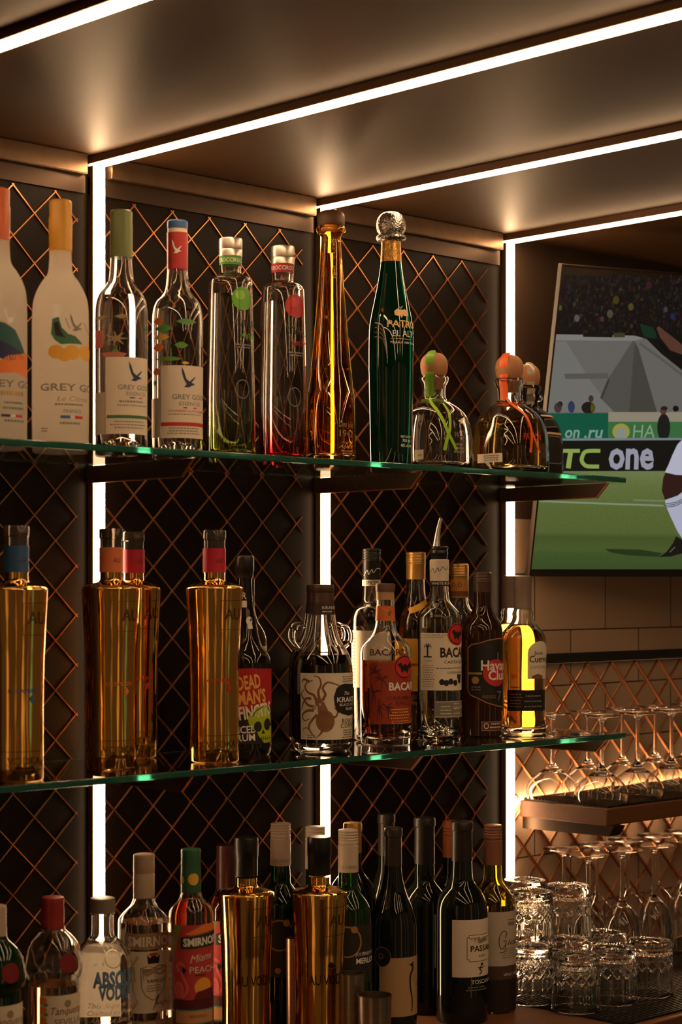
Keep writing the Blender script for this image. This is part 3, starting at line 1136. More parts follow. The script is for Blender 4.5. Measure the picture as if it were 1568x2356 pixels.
def patron(px, Y, top, hw, label, glassm, liqm, fill, ribbonm, side, black=False):
    B = Bottle('tequila_bottle', label, 'bottle', px, Y, S1, hw, 'squat tequila bottles with cork ball stoppers', p=3.4, rot=0.0)
    k = hw / 90.0
    T = lambda y: top + (y - 811) * k
    B.zone = (B.z(T(985)), B.z(T(930)))
    y0 = B.y0()
    rows = chain([(None, hw * .93), (y0 - 6 * k, hw)], spl([(T(1040), hw), (T(1010), hw * .985), (T(980), hw * .93), (T(955), hw * .80), (T(940), hw * .64), (T(929), hw * .47), (T(921), hw * .34), (T(910), hw * .29), (T(890), hw * .3), (T(880), hw * .35), (T(873), hw * .38), (T(866), hw * .35)]))
    if black:
        B.solid('black_glass', rows, glassm, main=True, seg=56)
    else:
        B.glass(rows, glassm, 0.0035, 0.009, fill=T(fill), liq=liqm)
    CORK = noise_mix('cork', (0.42, 0.2, 0.09), (0.33, 0.15, 0.07), 60, 0.6)
    B.solid('cork_ball', spl([(T(868), 24 * k), (T(862), 28 * k), (T(850), 31 * k), (T(838), 31.5 * k), (T(825), 28 * k), (T(815), 18 * k), (T(811), 4 * k)]), CORK)
    if not black:
        B.solid('cork_plug', [(T(895), 21 * k), (T(868), 22 * k)], CORK)
    # paper seal over the ball: a strip following the ball and the neck
    r0 = 32.3 * k * B.sc
    a = B.phi + side
    pts = []
    for t in (-0.5, -0.2, 0.1, 0.4, 0.7, 1.0, 1.3):
        pts.append((r0 * math.cos(t) * math.cos(a), r0 * math.cos(t) * math.sin(a), B.z(T(838)) + r0 * math.sin(t)))
    lo = [(B.z(T(878)), hw * .385), (B.z(T(888)), hw * .325), (B.z(T(915)), hw * .305)]
    pts = [(r * B.sc * math.cos(a), r * B.sc * math.sin(a), z) for z, r in reversed(lo)] + pts
    vs, fs = [], []
    wv = 0.0045
    for x, y, z in pts:
        n = Vector((-math.sin(a), math.cos(a), 0))
        for q in (-1.6, -0.5, .5, 1.6):
            rr = math.hypot(x, y)
            aa = a + q * wv / max(rr, .012)
            vs.append((rr * math.cos(aa), rr * math.sin(aa), z))
    for i in range(len(pts) - 1):
        for j in range(3):
            fs.append((i * 4 + j, i * 4 + j + 1, i * 4 + j + 5, i * 4 + j + 4))
    link('seal_strip', from_py('seal_strip', vs, fs, None, True, 80), ribbonm, B.e)
    return B, T, k


def ribbon(B, pts, m, wpx=9):
    """flat satin ribbon laid on the glass; pts: (pixel column, row)"""
    q = Decal(B, layer=5)
    q.stroke(pts, wpx, m, 0)
    return q.build('ribbon', B.e)


LIME = mat('lime_ribbon', (0.26, 0.50, 0.015), 0.4)
LIMED = mat('lime_seal', (0.16, 0.36, 0.02), 0.4)
ORR = mat('orange_ribbon', (0.78, 0.13, 0.03), 0.4)
TEQL = glass('pale_gold_spirit', (0.97, 0.68, 0.20), 0, 1.36)
TEQC = glass('clear_tequila', (0.985, 0.975, 0.94), 0, 1.36)
B, T, k = patron(998, -0.165, 811, 90, 'squat clear tequila bottle with cork ball and lime green ribbon', CLEAR, TEQC, 960, LIMED, -0.35)
B.solid('ribbon_collar', [(T(928), 29), (T(920), 28.5)], LIME)
ribbon(B, [(967, 917), (985, 930), (1005, 948), (1021, 975), (1033, 1003), (1055, 1040)], LIME)
ribbon(B, [(1035, 932), (1041, 960), (1038, 990), (1030, 1012), (1022, 1042)], LIME)
d = Decal(B)
d.rectx(948, 973, 1040, 1062, PAPER, 0)
d.text('cup', 957, 1054, 6, INK, w=12, shear=.4)
d.build('price_sticker', B.e)
d = Decal(B)
d.text('PATR\u00d3N', 1052, 1012, 13, GREYP, w=56, layer=2)
d.rectx(1040, 1041, 965, 1060, GREYP, 0); d.rectx(1080, 1081, 965, 1060, GREYP, 0)
d.lines(1062, 1028, 1046, 3, 4, GREYP, 40, 3)
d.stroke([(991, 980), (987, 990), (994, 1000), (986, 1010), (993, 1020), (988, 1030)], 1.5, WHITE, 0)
d.build('print', B.e)
B, T, k = patron(1213, -0.100, 838, 82, 'squat dark tequila bottle with cork ball, partly behind the orange ribbon one', mat('black_glass', (0.012, 0.008, 0.006), 0.06, spec=0.6), None, 960, mat('clear_film', (0.75, 0.65, 0.55), 0.15, 0, .6), 0.3, True)
d = Decal(B)
CREAM2 = mat('tan_label_line', (0.55, 0.36, 0.22), 0.5)
d.rect(0.55, 1.45, 958, 962, CREAM2, 1); d.rect(0.55, 1.45, 998, 1003, CREAM2, 1)
d.polya([(0.65, 968), (1.15, 966), (1.3, 985), (0.65, 988)], GREYP, 1)
d.polya([(0.66, 970), (1.12, 968), (1.26, 983), (0.66, 986)], INK, 2)
d.polya([(0.62, 1006), (1.3, 1006), (1.42, 1024), (1.42, 1062), (1.3, 1070), (0.62, 1070)], GREYP, 1)
d.polya([(0.62, 1008), (1.28, 1008), (1.4, 1025), (1.4, 1061), (1.28, 1068), (0.62, 1068)], INK, 2)
d.build('print', B.e)
B.solid('pour_lip', [(T(905), 30), (T(898), 36), (T(890), 33)], CLEAR)
B, T, k = patron(1171, -0.182, 816, 92, 'squat golden tequila bottle with cork ball and orange ribbon near shelf end', CLEAR, TEQL, 958, ORR, -0.45)
B.solid('ribbon_collar', [(T(929), 29.5), (T(921), 29)], ORR)
ribbon(B, [(1145, 917), (1170, 926), (1195, 940), (1216, 958), (1228, 985), (1228, 1015), (1223, 1046)], ORR)
ribbon(B, [(1226, 985), (1236, 1012), (1248, 1046)], ORR, 6)
d = Decal(B)
d.rectx(1092, 1155, 1048, 1068, PAPER, 0)
d.lines(1124, 1054, 1064, 3, 2.4, GREYP, 50, 2)
d.build('paper_sticker', B.e)
d = Decal(B)
d.text('PATR\u00d3N', 1206, 1017, 15, REDP, w=64, layer=2)
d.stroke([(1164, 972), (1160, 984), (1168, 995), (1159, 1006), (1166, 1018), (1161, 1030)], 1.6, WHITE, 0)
d.build('print', B.e)

# ================================================================== LOWER SHELF
S2 = ZB + GT


def onplane(px, row, base):
    """distance from the wall of a point standing on the level base and showing at that pixel"""
    dep = (Z0 - base) * F / (row - HY)
    u = (px - CX) / F * dep - LX
    v = dep - Z1
    return v * c - u * s


GOLD = mat('mirror_gold', (0.88, 0.53, 0.16), 0.085, 1.0)
# the pressed glass is not quite even: long shallow ripples up the sides
_t = node(GOLD, 'ShaderNodeTexCoord'); _p = node(GOLD, 'ShaderNodeMapping'); _p.inputs['Scale'].default_value = (170, 170, 5)
_z = node(GOLD, 'ShaderNodeTexNoise'); _z.inputs['Scale'].default_value = 1.0; _z.inputs['Detail'].default_value = 2.0
_u = node(GOLD, 'ShaderNodeBump'); _u.inputs['Strength'].default_value = 0.28; _u.inputs['Distance'].default_value = 0.0012
_l = GOLD.node_tree.links
_l.new(_t.outputs['Object'], _p.inputs['Vector']); _l.new(_p.outputs[0], _z.inputs['Vector'])
_l.new(_z.outputs['Fac'], _u.inputs['Height']); _l.new(_u.outputs[0], GOLD.node_tree.nodes['Principled BSDF'].inputs['Normal'])
DGOLD = mat('engraved_gold', (0.30, 0.16, 0.04), 0.25, 1.0)
STOPPER = mat('clear_stopper', (0.10, 0.08, 0.07), 0.06, 0, 0.5)


def gold_bottle(px, row, base, k, label, bandm, flav, flavtxt, grp, blackcap=False):
    """k: pixel scale against the bottle with the red band whose base shows at row 1752, top 1220"""
    Y = onplane(px, row, base) if row else None
    B = Bottle('vodka_bottle', label, 'bottle', px, Y, base, 62 * k, grp)
    T = lambda y: row + (y - 1752) * k
    h = lambda v: v * k
    rows = chain([(None, h(54)), (T(1748), h(57)), (T(1700), h(56.5)), (T(1600), h(56.3))], spl([(T(1500), h(58)), (T(1420), h(62)), (T(1370), h(64.8)), (T(1356), h(65.4)), (T(1351), h(64)), (T(1346), h(56)), (T(1341), h(40)), (T(1337), h(28)), (T(1330), h(25)), (T(1316), h(25))]))
    B.solid('gold_glass', rows, GOLD, main=True, seg=64, deg=60)
    if blackcap:
        B.solid('cap', chain([(T(1312), h(27)), (T(1268), h(27.2)), (T(1266), h(28.4)), (T(1225), h(28.4)), (T(1222), h(27))]), BLACK)
    else:
        B.solid('neck_band', [(T(1317), h(26.6)), (T(1262), h(26.6))], bandm)
        B.solid('stopper', chain([(T(1262), h(25)), (T(1243), h(25)), (T(1241), h(27)), (T(1222), h(27)), (T(1220), h(25.5))]), STOPPER)
    d = Decal(B)
    fx = px + 14 * k
    for x0, x1, y0, y1 in ((fx, fx + 46 * k, 1381, 1382.2), (fx, fx + 46 * k, 1447, 1448.2)):
        d.rect(d.psi(x0), d.psi(x0) + 1.15, T(y0), T(y1), DGOLD, 0)
    a0 = d.psi(fx)
    d.rect(a0, a0 + 0.012, T(1381), T(1448), DGOLD, 0)
    d.text('AU', fx + 10 * k, T(1425), 26 * k, DGOLD, w=46 * k)
    d.rect(d.psi(px - 36 * k), 1.3, T(1688), T(1689.4), DGOLD, 0)
    d.rect(d.psi(px - 36 * k), 1.3, T(1726), T(1727.4), DGOLD, 0)
    d.text('VODKA', px - 20 * k, T(1716), 16 * k, DGOLD, w=84 * k)
    if flav:
        d.text(flavtxt, px - 18 * k, T(1567), 8 * k, flav, w=72 * k, shear=.1)
        d.poly([(px + 36 * k, T(1571)), (px + 42 * k, T(1580)), (px + 36 * k, T(1590)), (px + 30 * k, T(1580))], flav, 1)
    else:
        d.text('AU VODKA', px - 26 * k, T(1562), 24 * k, BLACK, w=120 * k)
    d.build('print', B.e)
    if not blackcap:
        q, hq = B.prof, B.hw
        B.prof = B.rowprof([(T(1317), h(26.6)), (T(1262), h(26.6))]); B.hw = h(26.6)
        d = Decal(B); d.text('AU', px + 4 * k, T(1295), 10 * k, DGOLD, w=17 * k); d.build('band_print', B.e)
        B.prof, B.hw = q, hq
    return B


GG2 = 'gold bottles on the lower glass shelf'
BB = mat('blue_band', (0.03, 0.10, 0.24), 0.5)
BO = mat('peach_band', (0.72, 0.20, 0.08), 0.5)
BP = mat('crimson_band', (0.50, 0.015, 0.06), 0.5)
gold_bottle(37, 1795, S2, 1.10, 'gold vodka bottle with dusty blue neck band, leftmost on the lower shelf', BB, BLUEP, 'BLUE RASPBERRY', GG2)
gold_bottle(307, 1742, S2, 0.974, 'gold vodka bottle with crimson neck band, half hidden behind the peach banded one', BP, REDP, 'CHERRY', GG2)
gold_bottle(255.5, 1766, S2, 1.033, 'gold vodka bottle with peach orange neck band in front of the light strip', BO, ORANGEP, 'JUICY PEACH', GG2)
gold_bottle(492.5, 1752, S2, 1.0, 'gold vodka bottle with crimson neck band standing alone left of the skull label', BP, REDP, 'CHERRY', GG2)

# --- skull label rum
BLKGLASS = mat('black_bottle_glass', (0.010, 0.007, 0.006), 0.05, spec=0.6)
BROWNGLASS = mat('dark_brown_glass', (0.035, 0.012, 0.006), 0.05, 0, 0.25, spec=0.6)
B = Bottle('rum_bottle', 'dark bottle with a beige label hidden behind the skull label rum', 'bottle', 572, -0.055, S2, 40)
B.solid('glass', chain([(None, 40), (B.y0() - 3, 42), (1490, 42)], spl([(1470, 41), (1455, 37), (1440, 29), (1425, 20), (1400, 14), (1370, 12.5)])), BROWNGLASS, main=True)
B.solid('cap', [(1372, 13.5), (1332, 13.5)], BLACK)
L = Decal(B); L.rect(-1.3, 1.4, 1486, 1600, PAPER, 0, 3); L.build('label', B.e)
B = Bottle('rum_bottle', 'black rum bottle with red and lime skull label beside the gold bottle', 'bottle', 562, onplane(562, 1735, S2), S2, 62)
B.solid('glass', chain([(None, 56), (1730, 60), (1715, 62), (1540, 62)], spl([(1525, 61.5), (1508, 57), (1493, 46), (1475, 36), (1450, 30), (1420, 25), (1390, 20), (1360, 17.5), (1328, 17)])), BLKGLASS, main=True, seg=56)
B.solid('cap', chain([(1330, 20), (1316, 20.5), (1314, 22), (1284, 22), (1280, 20.5), (1278, 18)]), mat('black_foil', (0.02, 0.016, 0.014), 0.3))
DMR = mat('skull_red', (0.42, 0.012, 0.02), 0.5)
DMG = mat('skull_lime', (0.40, 0.52, 0.01), 0.5)
DMY = mat('skull_yellow', (0.80, 0.46, 0.10), 0.5)
L = Decal(B); L.rect(-0.9, 1.42, 1537, 1707, INK, 0, 6)
lab = L.build('label', B.e)
d = Decal(B)
d.polya([(-0.9, 1537), (0.2, 1535), (1.42, 1538), (1.42, 1616), (0.7, 1640), (0.2, 1634), (-0.9, 1650)], DMR, 1)
d.text('DEAD', 548, 1585, 30, DMY, w=54, bold=.03, tilt=.13, layer=2)
d.text("MAN'S", 549, 1618, 29, DMY, w=68, bold=.03, tilt=.1, layer=2)
d.text('FINGERS', 551, 1652, 28, WHITE, w=88, bold=.03, tilt=.14, layer=2)
d.text('SPICED', 530, 1684, 16, WHITE, w=62, bold=.02, tilt=.05, layer=2)
d.text('RUM', 545, 1701, 15, WHITE, w=42, bold=.02, tilt=.05, layer=2)
d.disc(601, 1652, 34, 30, DMG, 2, 24)
d.poly([(585, 1668), (622, 1668), (621, 1704), (606, 1706), (594, 1690)], DMG, 2)
d.disc(592, 1668, 10, 12, INK, 3); d.disc(613, 1664, 12, 14, INK, 3)
d.poly([(603, 1674), (608, 1684), (600, 1685)], INK, 3)
for i in range(5):
    d.stroke([(600 + i * 4.4, 1690), (600 + i * 4.6, 1702)], 1.4, INK, 3)
d.rectx(598, 621, 1695, 1696.3, INK, 3)
d.stroke([(580, 1646), (588, 1632), (602, 1624)], 2, INK, 3)
d.build('lettering', lab)
q, hq = B.prof, B.hw
d = Decal(B); B.hw = 19
for i, ch in enumerate('RI'):
    d.text(ch, 556, 1378 + i * 19, 15, WHITE, w=11, bold=.01)
B.hw = 24
d.disc(572, 1428, 7, 10, WHITE, 1); d.disc(575, 1426, 2, 3, INK, 2); d.rectx(568, 577, 1436, 1446, WHITE, 1)
d.build('neck_print', B.e)
B.hw = hq


# --- octopus label rum with glass rings
KR = glass('kraken_glass', (0.97, 0.96, 0.94))
DARKRUM = mat('dark_rum', (0.006, 0.003, 0.002), 0.08, spec=0.4)
DKCAP = noise_mix('dark_brown_cap', (0.05, 0.025, 0.018), (0.07, 0.035, 0.025), 60, 0.45)


def octopus_rum(px, Y, k, label, front):
    B = Bottle('rum_bottle', label, 'bottle', px, Y, S2, 68 * k, 'dark rums with glass ring handles')
    yb = B.y0()
    T = lambda y: yb + (y - 1724) * k
    h = lambda v: v * k
    rows = chain([(None, h(60)), (T(1720), h(64)), (T(1712), h(66)), (T(1600), h(67.5))], spl([(T(1545), h(68)), (T(1525), h(66)), (T(1507), h(60.5)), (T(1492), h(52)), (T(1477), h(42)), (T(1455), h(34)), (T(1430), h(29.5)), (T(1412), h(27))]))
    B.glass(rows, KR, 0.003, 0.009, fill=T(1506), liq=DARKRUM)
    B.solid('neck_band', [(T(1414), h(27.8)), (T(1388), h(25.2))], mat('brown_black_paper', (0.035, 0.02, 0.016), 0.6))
    cap = [(T(1389), h(24.4))]
    for i in range(4):
        y = 1384 - i * 6
        cap += [(T(y), h(25)), (T(y - 2), h(24.2))]
    B.solid('cap', chain(cap, [(T(1362), h(25.4)), (T(1350), h(25.4)), (T(1346), h(24)), (T(1345), h(22))]), DKCAP)
    # two ring handles at shoulder height, in the picture plane of the bottle
    rt = Vector((math.cos(B.phi + math.pi / 2), math.sin(B.phi + math.pi / 2), 0))
    for sg in (-1, 1):
        pts = []
        for t in range(-110, 111, 20):
            a = R(t)
            rr = (47 + 17 * math.cos(a)) * k * B.sc
            zz = B.z(T(1464)) - 0.0 + 25 * k * B.sc * math.sin(a)
            pts.append(tuple(rt * (sg * rr)) [:2] + (zz,))
        B.tube('ring_handle', pts, 5.4 * k * B.sc, KR, n=10)
    return B, T, k


octopus_rum(729, onplane(743, 1724, S2) + 0.085, 0.965, 'dark rum bottle with ring handles hidden behind the octopus label one', False)
B, T, k = octopus_rum(743, onplane(743, 1724, S2), 1.0, 'squat dark rum bottle with glass ring handles and octopus label', True)
L = Decal(B); L.rect(-0.86, 1.5, 1546, 1697, PAPER, 0, 3)
lab = L.build('label', B.e)
d = Decal(B)
OCT = mat('octopus_brown', (0.27, 0.125, 0.055), 0.6)
OCTD = mat('octopus_dark', (0.16, 0.07, 0.03), 0.6)
d.disc(748, 1655, 22, 25, OCT, 1, 24)
d.poly([(729, 1612), (745, 1611), (754, 1630), (762, 1650), (735, 1655), (731, 1635)], OCT, 1)
for i in range(7):
    d.stroke([(737 + i * 2, 1632), (732 + i * 5.4, 1652), (738 + i * 4, 1672)], 1.2, OCTD, 2)
d.disc(733, 1612, 9, 10, OCT, 1); 
for x, y in ((723, 1623), (736, 1617)):
    d.disc(x, y, 4.5, 5, OCTD, 2); d.disc(x, y, 3, 3.4, PAPER, 3); d.disc(x, y, 1.4, 1.6, OCTD, 4)
TENT = [[(729, 1612), (722, 1596), (709, 1590), (702, 1578), (708, 1566), (720, 1563)], [(735, 1606), (732, 1588), (738, 1572), (734, 1556), (722, 1552)],
        [(741, 1608), (748, 1594), (742, 1580), (752, 1567), (768, 1570), (782, 1576)], [(722, 1622), (708, 1618), (700, 1606), (694, 1594), (700, 1584)],
        [(722, 1630), (706, 1632), (696, 1642), (700, 1654), (712, 1650)], [(730, 1640), (718, 1652), (710, 1668), (716, 1682), (724, 1690)],
        [(745, 1670), (738, 1682), (730, 1690)], [(756, 1640), (770, 1646), (776, 1634), (768, 1624)], [(716, 1604), (704, 1604), (697, 1618), (694, 1630)], [(712, 1566), (700, 1560), (695, 1568)]]
for P in TENT:
    d.stroke(P, 7, OCT, 1, 2.0)
    d.stroke(P, 1.4, OCTD, 2, 0.8)
d.polya([(0.36, 1600), (0.46, 1580), (0.62, 1573), (0.8, 1570), (1.1, 1572), (1.5, 1572), (1.5, 1642), (1.0, 1644), (0.75, 1640), (0.5, 1634), (0.4, 1620)], INK, 2)
d.text('The', 790, 1596, 8, WHITE, w=18, layer=4, shear=.3)
d.text('KRAKEN', 774, 1612, 11, WHITE, w=74, layer=4, bold=.02)
d.text('BLACK SPICED', 780, 1621, 5.5, WHITE, w=64, layer=4)
d.text('RUM', 794, 1631, 6, WHITE, w=26, layer=4)
d.text('ROAST', 786, 1660, 10, INK, w=46, layer=3)
d.text('COFFEE', 783, 1671, 10, INK, w=54, layer=3)
d.lines(802, 1678, 1694, 4, 2.6, OCTD, 50, 3)
d.lines(706, 1688, 1693, 2, 2, OCTD, 26, 4, align='l')
d.lines(800, 1556, 1566, 3, 2, OCTD, 44, 6)
d.stroke([(696, 1676), (704, 1670), (712, 1676)], 2.5, OCT, 1)
d.build('octopus_print', lab)
q, hq = B.prof, B.hw
B.prof = B.rowprof([(1414, 27.8), (1388, 25.2)]); B.hw = 26
d = Decal(B); d.text('KRAKEN', 741, 1401, 6.5, WHITE, w=42); d.lines(752, 1408, 1408, 1, 2, WHITE, 22, 2); d.build('band_print', B.e)
B.prof, B.hw = q, hq


def ringcap(y0, y1, r, n, k=1.0):
    """screw cap rows from the bottom y0 up to y1 with n beads near the top"""
    out = [(y0, r * .985)]
    top = y1 + 4 + n * 6
    out += [(top + 2, r * .985)]
    for i in range(n):
        y = top - i * 6
        out += [(y, r * 1.02), (y - 2.5, r * .97), (y - 3.5, r * 1.02)]
    return out + [(y1 + 2, r), (y1, r * .88)]


# --- black capped clear bottle behind
B = Bottle('rum_bottle', 'clear rum bottle with black capsule and white neck strip behind the red rum', 'bottle', 854, -0.060, S2, 48, 'clear rums with white neck strips')
yb = B.y0()
B.glass(chain([(None, 44), (yb - 4, 47), (1440, 48)], spl([(1418, 47.5), (1402, 42), (1392, 33), (1384, 25), (1375, 21.5), (1348, 20)])), CLEAR, 0.0026, 0.006, fill=1440, liq=VODKA)
B.solid('capsule', ringcap(1334, 1262, 21, 4), BLACK)
B.solid('neck_band', [(1348, 21.4), (1334, 21.4)], PAPER)
q, hq = B.prof, B.hw
B.prof = B.rowprof([(1348, 21.8), (1262, 21.6)]); B.hw = 21
d = Decal(B); d.text('SPICED', 842, 1345, 8, INK, w=30, bold=.01)
d.stroke([(838, 1325), (845, 1312), (848, 1322), (855, 1310), (858, 1318), (866, 1308), (873, 1310)], 1.6, WHITE, 1)
d.build('band_print', B.e); B.prof, B.hw = q, hq
L = Decal(B); L.rect(-1.25, 1.45, 1450, 1580, PAPER, 0, 3); lab = L.build('label', B.e)
d = Decal(B); d.lines(814, 1470, 1570, 14, 3, GREYP, 14, 5); d.build('lettering', lab)

# --- gold capped, yellow label, behind
YELLOWL = mat('yellow_label', (0.80, 0.42, 0.04), 0.5)
GOLDCAP = mat('gold_cap', (0.62, 0.36, 0.11), 0.38, 0.7)
AMBERRUM = glass('amber_rum', (0.75, 0.33, 0.08), 0, 1.36)
B = Bottle('rum_bottle', 'dark amber bottle with gold cap and yellow neck label behind the white label rum', 'bottle', 956, -0.048, S2, 44)
yb = B.y0()
B.glass(chain([(None, 40), (yb - 4, 43), (1480, 44)], spl([(1450, 43), (1425, 39), (1405, 32), (1385, 26), (1360, 22), (1332, 20.5)])), CLEAR, 0.0026, 0.006, fill=1395, liq=AMBERRUM)
B.solid('cap', ringcap(1333, 1270, 22.5, 4), GOLDCAP)
d = Decal(B)
d.polya([(-0.6, 1400), (1.2, 1376), (1.3, 1392), (-0.4, 1412)], YELLOWL, 0)
d.rect(-1.2, 1.4, 1468, 1525, YELLOWL, 0, 3); d.rect(-1.2, 1.4, 1525, 1531, REDP, 0); d.rect(-1.2, 1.4, 1531, 1588, YELLOWL, 0, 3)
d.build('label', B.e)

# --- amber capped 0.0
B = Bottle('spirit_bottle', 'bottle with ribbed gold cap and amber neck label between white rum and dark rum', 'bottle', 1056, -0.064, S2, 40)
yb = B.y0()
B.glass(chain([(None, 38), (yb - 4, 38), (1440, 39)], spl([(1428, 38), (1412, 35), (1400, 26), (1388, 21.5), (1374, 20)])), CLEAR, 0.0026, 0.006, fill=1450, liq=AMBERRUM)
B.solid('cap', ringcap(1334, 1297, 21, 4), GOLDCAP)
nb = B.solid('neck_band', [(1375, 21.3), (1334, 21)], mat('amber_label', (0.60, 0.27, 0.05), 0.5))
q, hq = B.prof, B.hw
B.prof = B.rowprof([(1375, 21.3), (1334, 21)]); B.hw = 21
d = Decal(B); d.text('0.0', 1040, 1351, 12, BROWNP, w=24, bold=.01); d.rect(-1.2, 1.4, 1360, 1372, BROWNP, 0); d.build('band_print', nb); B.prof, B.hw = q, hq

# --- red rum with wooden stopper
REDRUM = glass('red_rum', (0.72, 0.17, 0.055), 0, 1.36)
B = Bottle('rum_bottle', 'red brown rum bottle with wooden stopper and bat badge', 'bottle', 886, onplane(886, 1712, S2), S2, 59)
B.glass(chain([(None, 54), (1709, 57), (1700, 58), (1600, 59)], spl([(1510, 59), (1495, 58), (1482, 52), (1470, 42), (1458, 32), (1446, 26), (1432, 23), (1400, 21), (1378, 20.5)])), CLEAR, 0.003, 0.010, fill=1518, liq=REDRUM, punt=0.004)
WCAP = noise_mix('dark_wood_cap', (0.10, 0.045, 0.03), (0.15, 0.07, 0.045), 40, 0.5)
B.solid('stopper', chain([(1361, 22), (1345, 22.5), (1343, 21.5), (1342, 19)]), WCAP)
B.solid('cork', [(1380, 20.8), (1361, 20.2)], mat('pale_cork', (0.48, 0.28, 0.14), 0.6))
q, hq = B.prof, B.hw
B.hw = 22.5
L = Decal(B); OB = mat('rust_label', (0.62, 0.16, 0.04), 0.5)
L.rect(-1.5, 1.5, 1394, 1428, OB, 0, 3)
L.build('neck_label', B.e)
d = Decal(B)
d.stroke([(873, 1396), (895, 1408), (905, 1424)], 1, DMY, 1, smooth=False)
d.disc(896, 1411, 5, 6, BROWNP, 1)
d.build('neck_print', B.e)
B.hw = hq
LT = mat('red_label', (0.34, 0.045, 0.02), 0.5)
LTD = mat('maroon_print', (0.10, 0.02, 0.012), 0.5)
L = Decal(B); L.rect(-0.65, 1.45, 1523, 1662, LT, 0, 4)
lab = L.build('label', B.e)
d = Decal(B)
rd = random.Random(5)
for (x0, y0) in ((862, 1545), (878, 1560), (870, 1625), (890, 1625), (860, 1590)):
    for i in range(8):
        a = rd.uniform(0, 6.28)
        d.stroke([(x0, y0), (x0 + 10 * math.cos(a), y0 + 12 * math.sin(a)), (x0 + 17 * math.cos(a), y0 + 26 * math.sin(a) + 5)], 4, LTD, 1, .8)
d.text('BACARD\u00cd', 851, 1506, 14, LTD, w=100, bold=.02)
d.disc(929, 1533, 30, 28, REDP, 2, 28); d.disc(929, 1533, 27, 25.5, INK, 3, 28); d.disc(929, 1533, 25, 23, REDP, 4, 28)
d.poly([(912, 1527), (920, 1522), (925, 1530), (929, 1525), (934, 1530), (940, 1522), (943.5, 1534), (938, 1536), (934, 1548), (929, 1540), (922, 1546), (919, 1535)], INK, 5)
d.text('BACARD\u00cd', 894, 1585, 17, WHITE, w=98, bold=.03, layer=3)
d.text('CARIBBEAN', 890, 1607, 8, LTD, w=92, layer=3)
d.text('SPICE', 908, 1620, 9, LTD, w=52, layer=3)
d.lines(922, 1630, 1650, 4, 2.4, DMY, 60, 7, layer=3)
d.rect(0.25, 1.45, 1655, 1661, DMY, 2); d.rect(0.27, 1.44, 1656, 1660, LT, 3)
d.build('lettering', lab)

# --- white label rum with pourer
WG = glass('pale_green_glass', (0.93, 0.975, 0.94))
B = Bottle('rum_bottle', 'white label clear rum bottle with a metal pourer spout', 'bottle', 1010, onplane(1010, 1702, S2), S2, 51, 'clear rums with white neck strips')
B.glass(chain([(None, 47), (1698, 49.5), (1690, 50.5), (1600, 51)], spl([(1430, 51), (1416, 49), (1404, 42), (1394, 33), (1385, 26), (1375, 22.5), (1346, 20.5)])), WG, 0.0028, 0.007, fill=1420, liq=VODKA, punt=0.018)
nb = B.solid('neck_band', chain([(1337, 21.8), (1292, 22.3), (1289, 22), (1287, 20)]), PAPER)
nb2 = B.solid('lower_band', [(1348, 21.8), (1337, 21.9)], INK)
B.solid('pourer_collar', chain([(1290, 18), (1276, 19), (1274, 20), (1271, 20), (1269, 18.5), (1265, 18.5), (1263, 20.5), (1259, 20.5), (1257, 18)]), BLACK)
rt = Vector((math.cos(B.phi + math.pi / 2), math.sin(B.phi + math.pi / 2), 0))
P = []
rs = []
for x, y, r_ in ((1003, 1260, 9), (1003.5, 1250, 8), (1005, 1235, 6.2), (1008, 1215, 5), (1011, 1203, 4.6), (1014, 1192, 4.2)):
    q = rt * ((x - 1010) * B.sc)
    P.append((q.x, q.y, B.z(y))); rs.append(r_ * B.sc)
B.tube('pourer_spout', P, rs, CHROME, n=14)
q, hq = B.prof, B.hw
B.prof = B.rowprof([(1348, 22.1), (1287, 22.4)]); B.hw = 22
d = Decal(B); d.text('WHITE RUM', 993, 1345.5, 6.5, WHITE, w=50)
d.stroke([(990, 1318), (996, 1308), (1000, 1318), (1007, 1306), (1010, 1315), (1018, 1304), (1024, 1312), (1029, 1302)], 1.3, INK, 1)
d.build('band_print', nb); B.prof, B.hw = q, hq
L = Decal(B); L.rect(-0.98, 1.4, 1455, 1586, PAPER, 0, 4)
lab = L.build('label', B.e)
d = Decal(B)
d.text('BACARD\u00cd', 1012, 1510, 21, INK, w=104, bold=.03)
d.text('CARTA BLANCA', 1021, 1525, 7, INK, w=84)
d.lines(1040, 1536, 1536, 1, 1.4, INK, 80, 2)
d.text('SUPERIOR WHITE RUM', 1028, 1548, 5, INK, w=82)
for x, y in ((1016, 1567), (1026, 1569), (1036, 1566), (1046, 1569), (1055, 1564)):
    d.disc(x, y, 6.5, 7, INK, 1)
d.rectx(1050, 1058, 1550, 1560, INK, 1)
d.disc(1050, 1458, 27, 26, REDP, 2, 28); d.disc(1050, 1458, 24.5, 23.5, INK, 3, 28); d.disc(1050, 1458, 22.5, 21.5, REDP, 4, 28)
d.poly([(1037, 1452), (1043, 1447), (1047, 1455), (1050, 1450), (1053, 1455), (1057, 1448), (1059, 1460), (1055, 1461), (1052, 1473), (1049, 1465), (1044, 1471), (1042, 1461)], INK, 5)
d.rectx(982, 985.5, 1488, 1510, INK, 1)
for a in range(6):
    t = R(-200 + a * 44)
    d.stroke([(984, 1488), (984 + 6 * math.cos(t), 1484 + 5 * math.sin(t)), (984 + 9 * math.cos(t), 1489 + 6 * math.sin(t))], 2.2, INK, 1, .8)
d.rectx(975, 993, 1508, 1511, INK, 1)
d.text('EL COCO', 975, 1521, 4, INK, w=22)
d.lines(984, 1530, 1578, 10, 1.8, GREYP, 34, 4)
d.lines(1000, 1461, 1461, 1, 1.8, GREYP, 64, 6)
d.rectx(969, 1020, 1465, 1466, GREYP, 1)
d.build('lettering', lab)
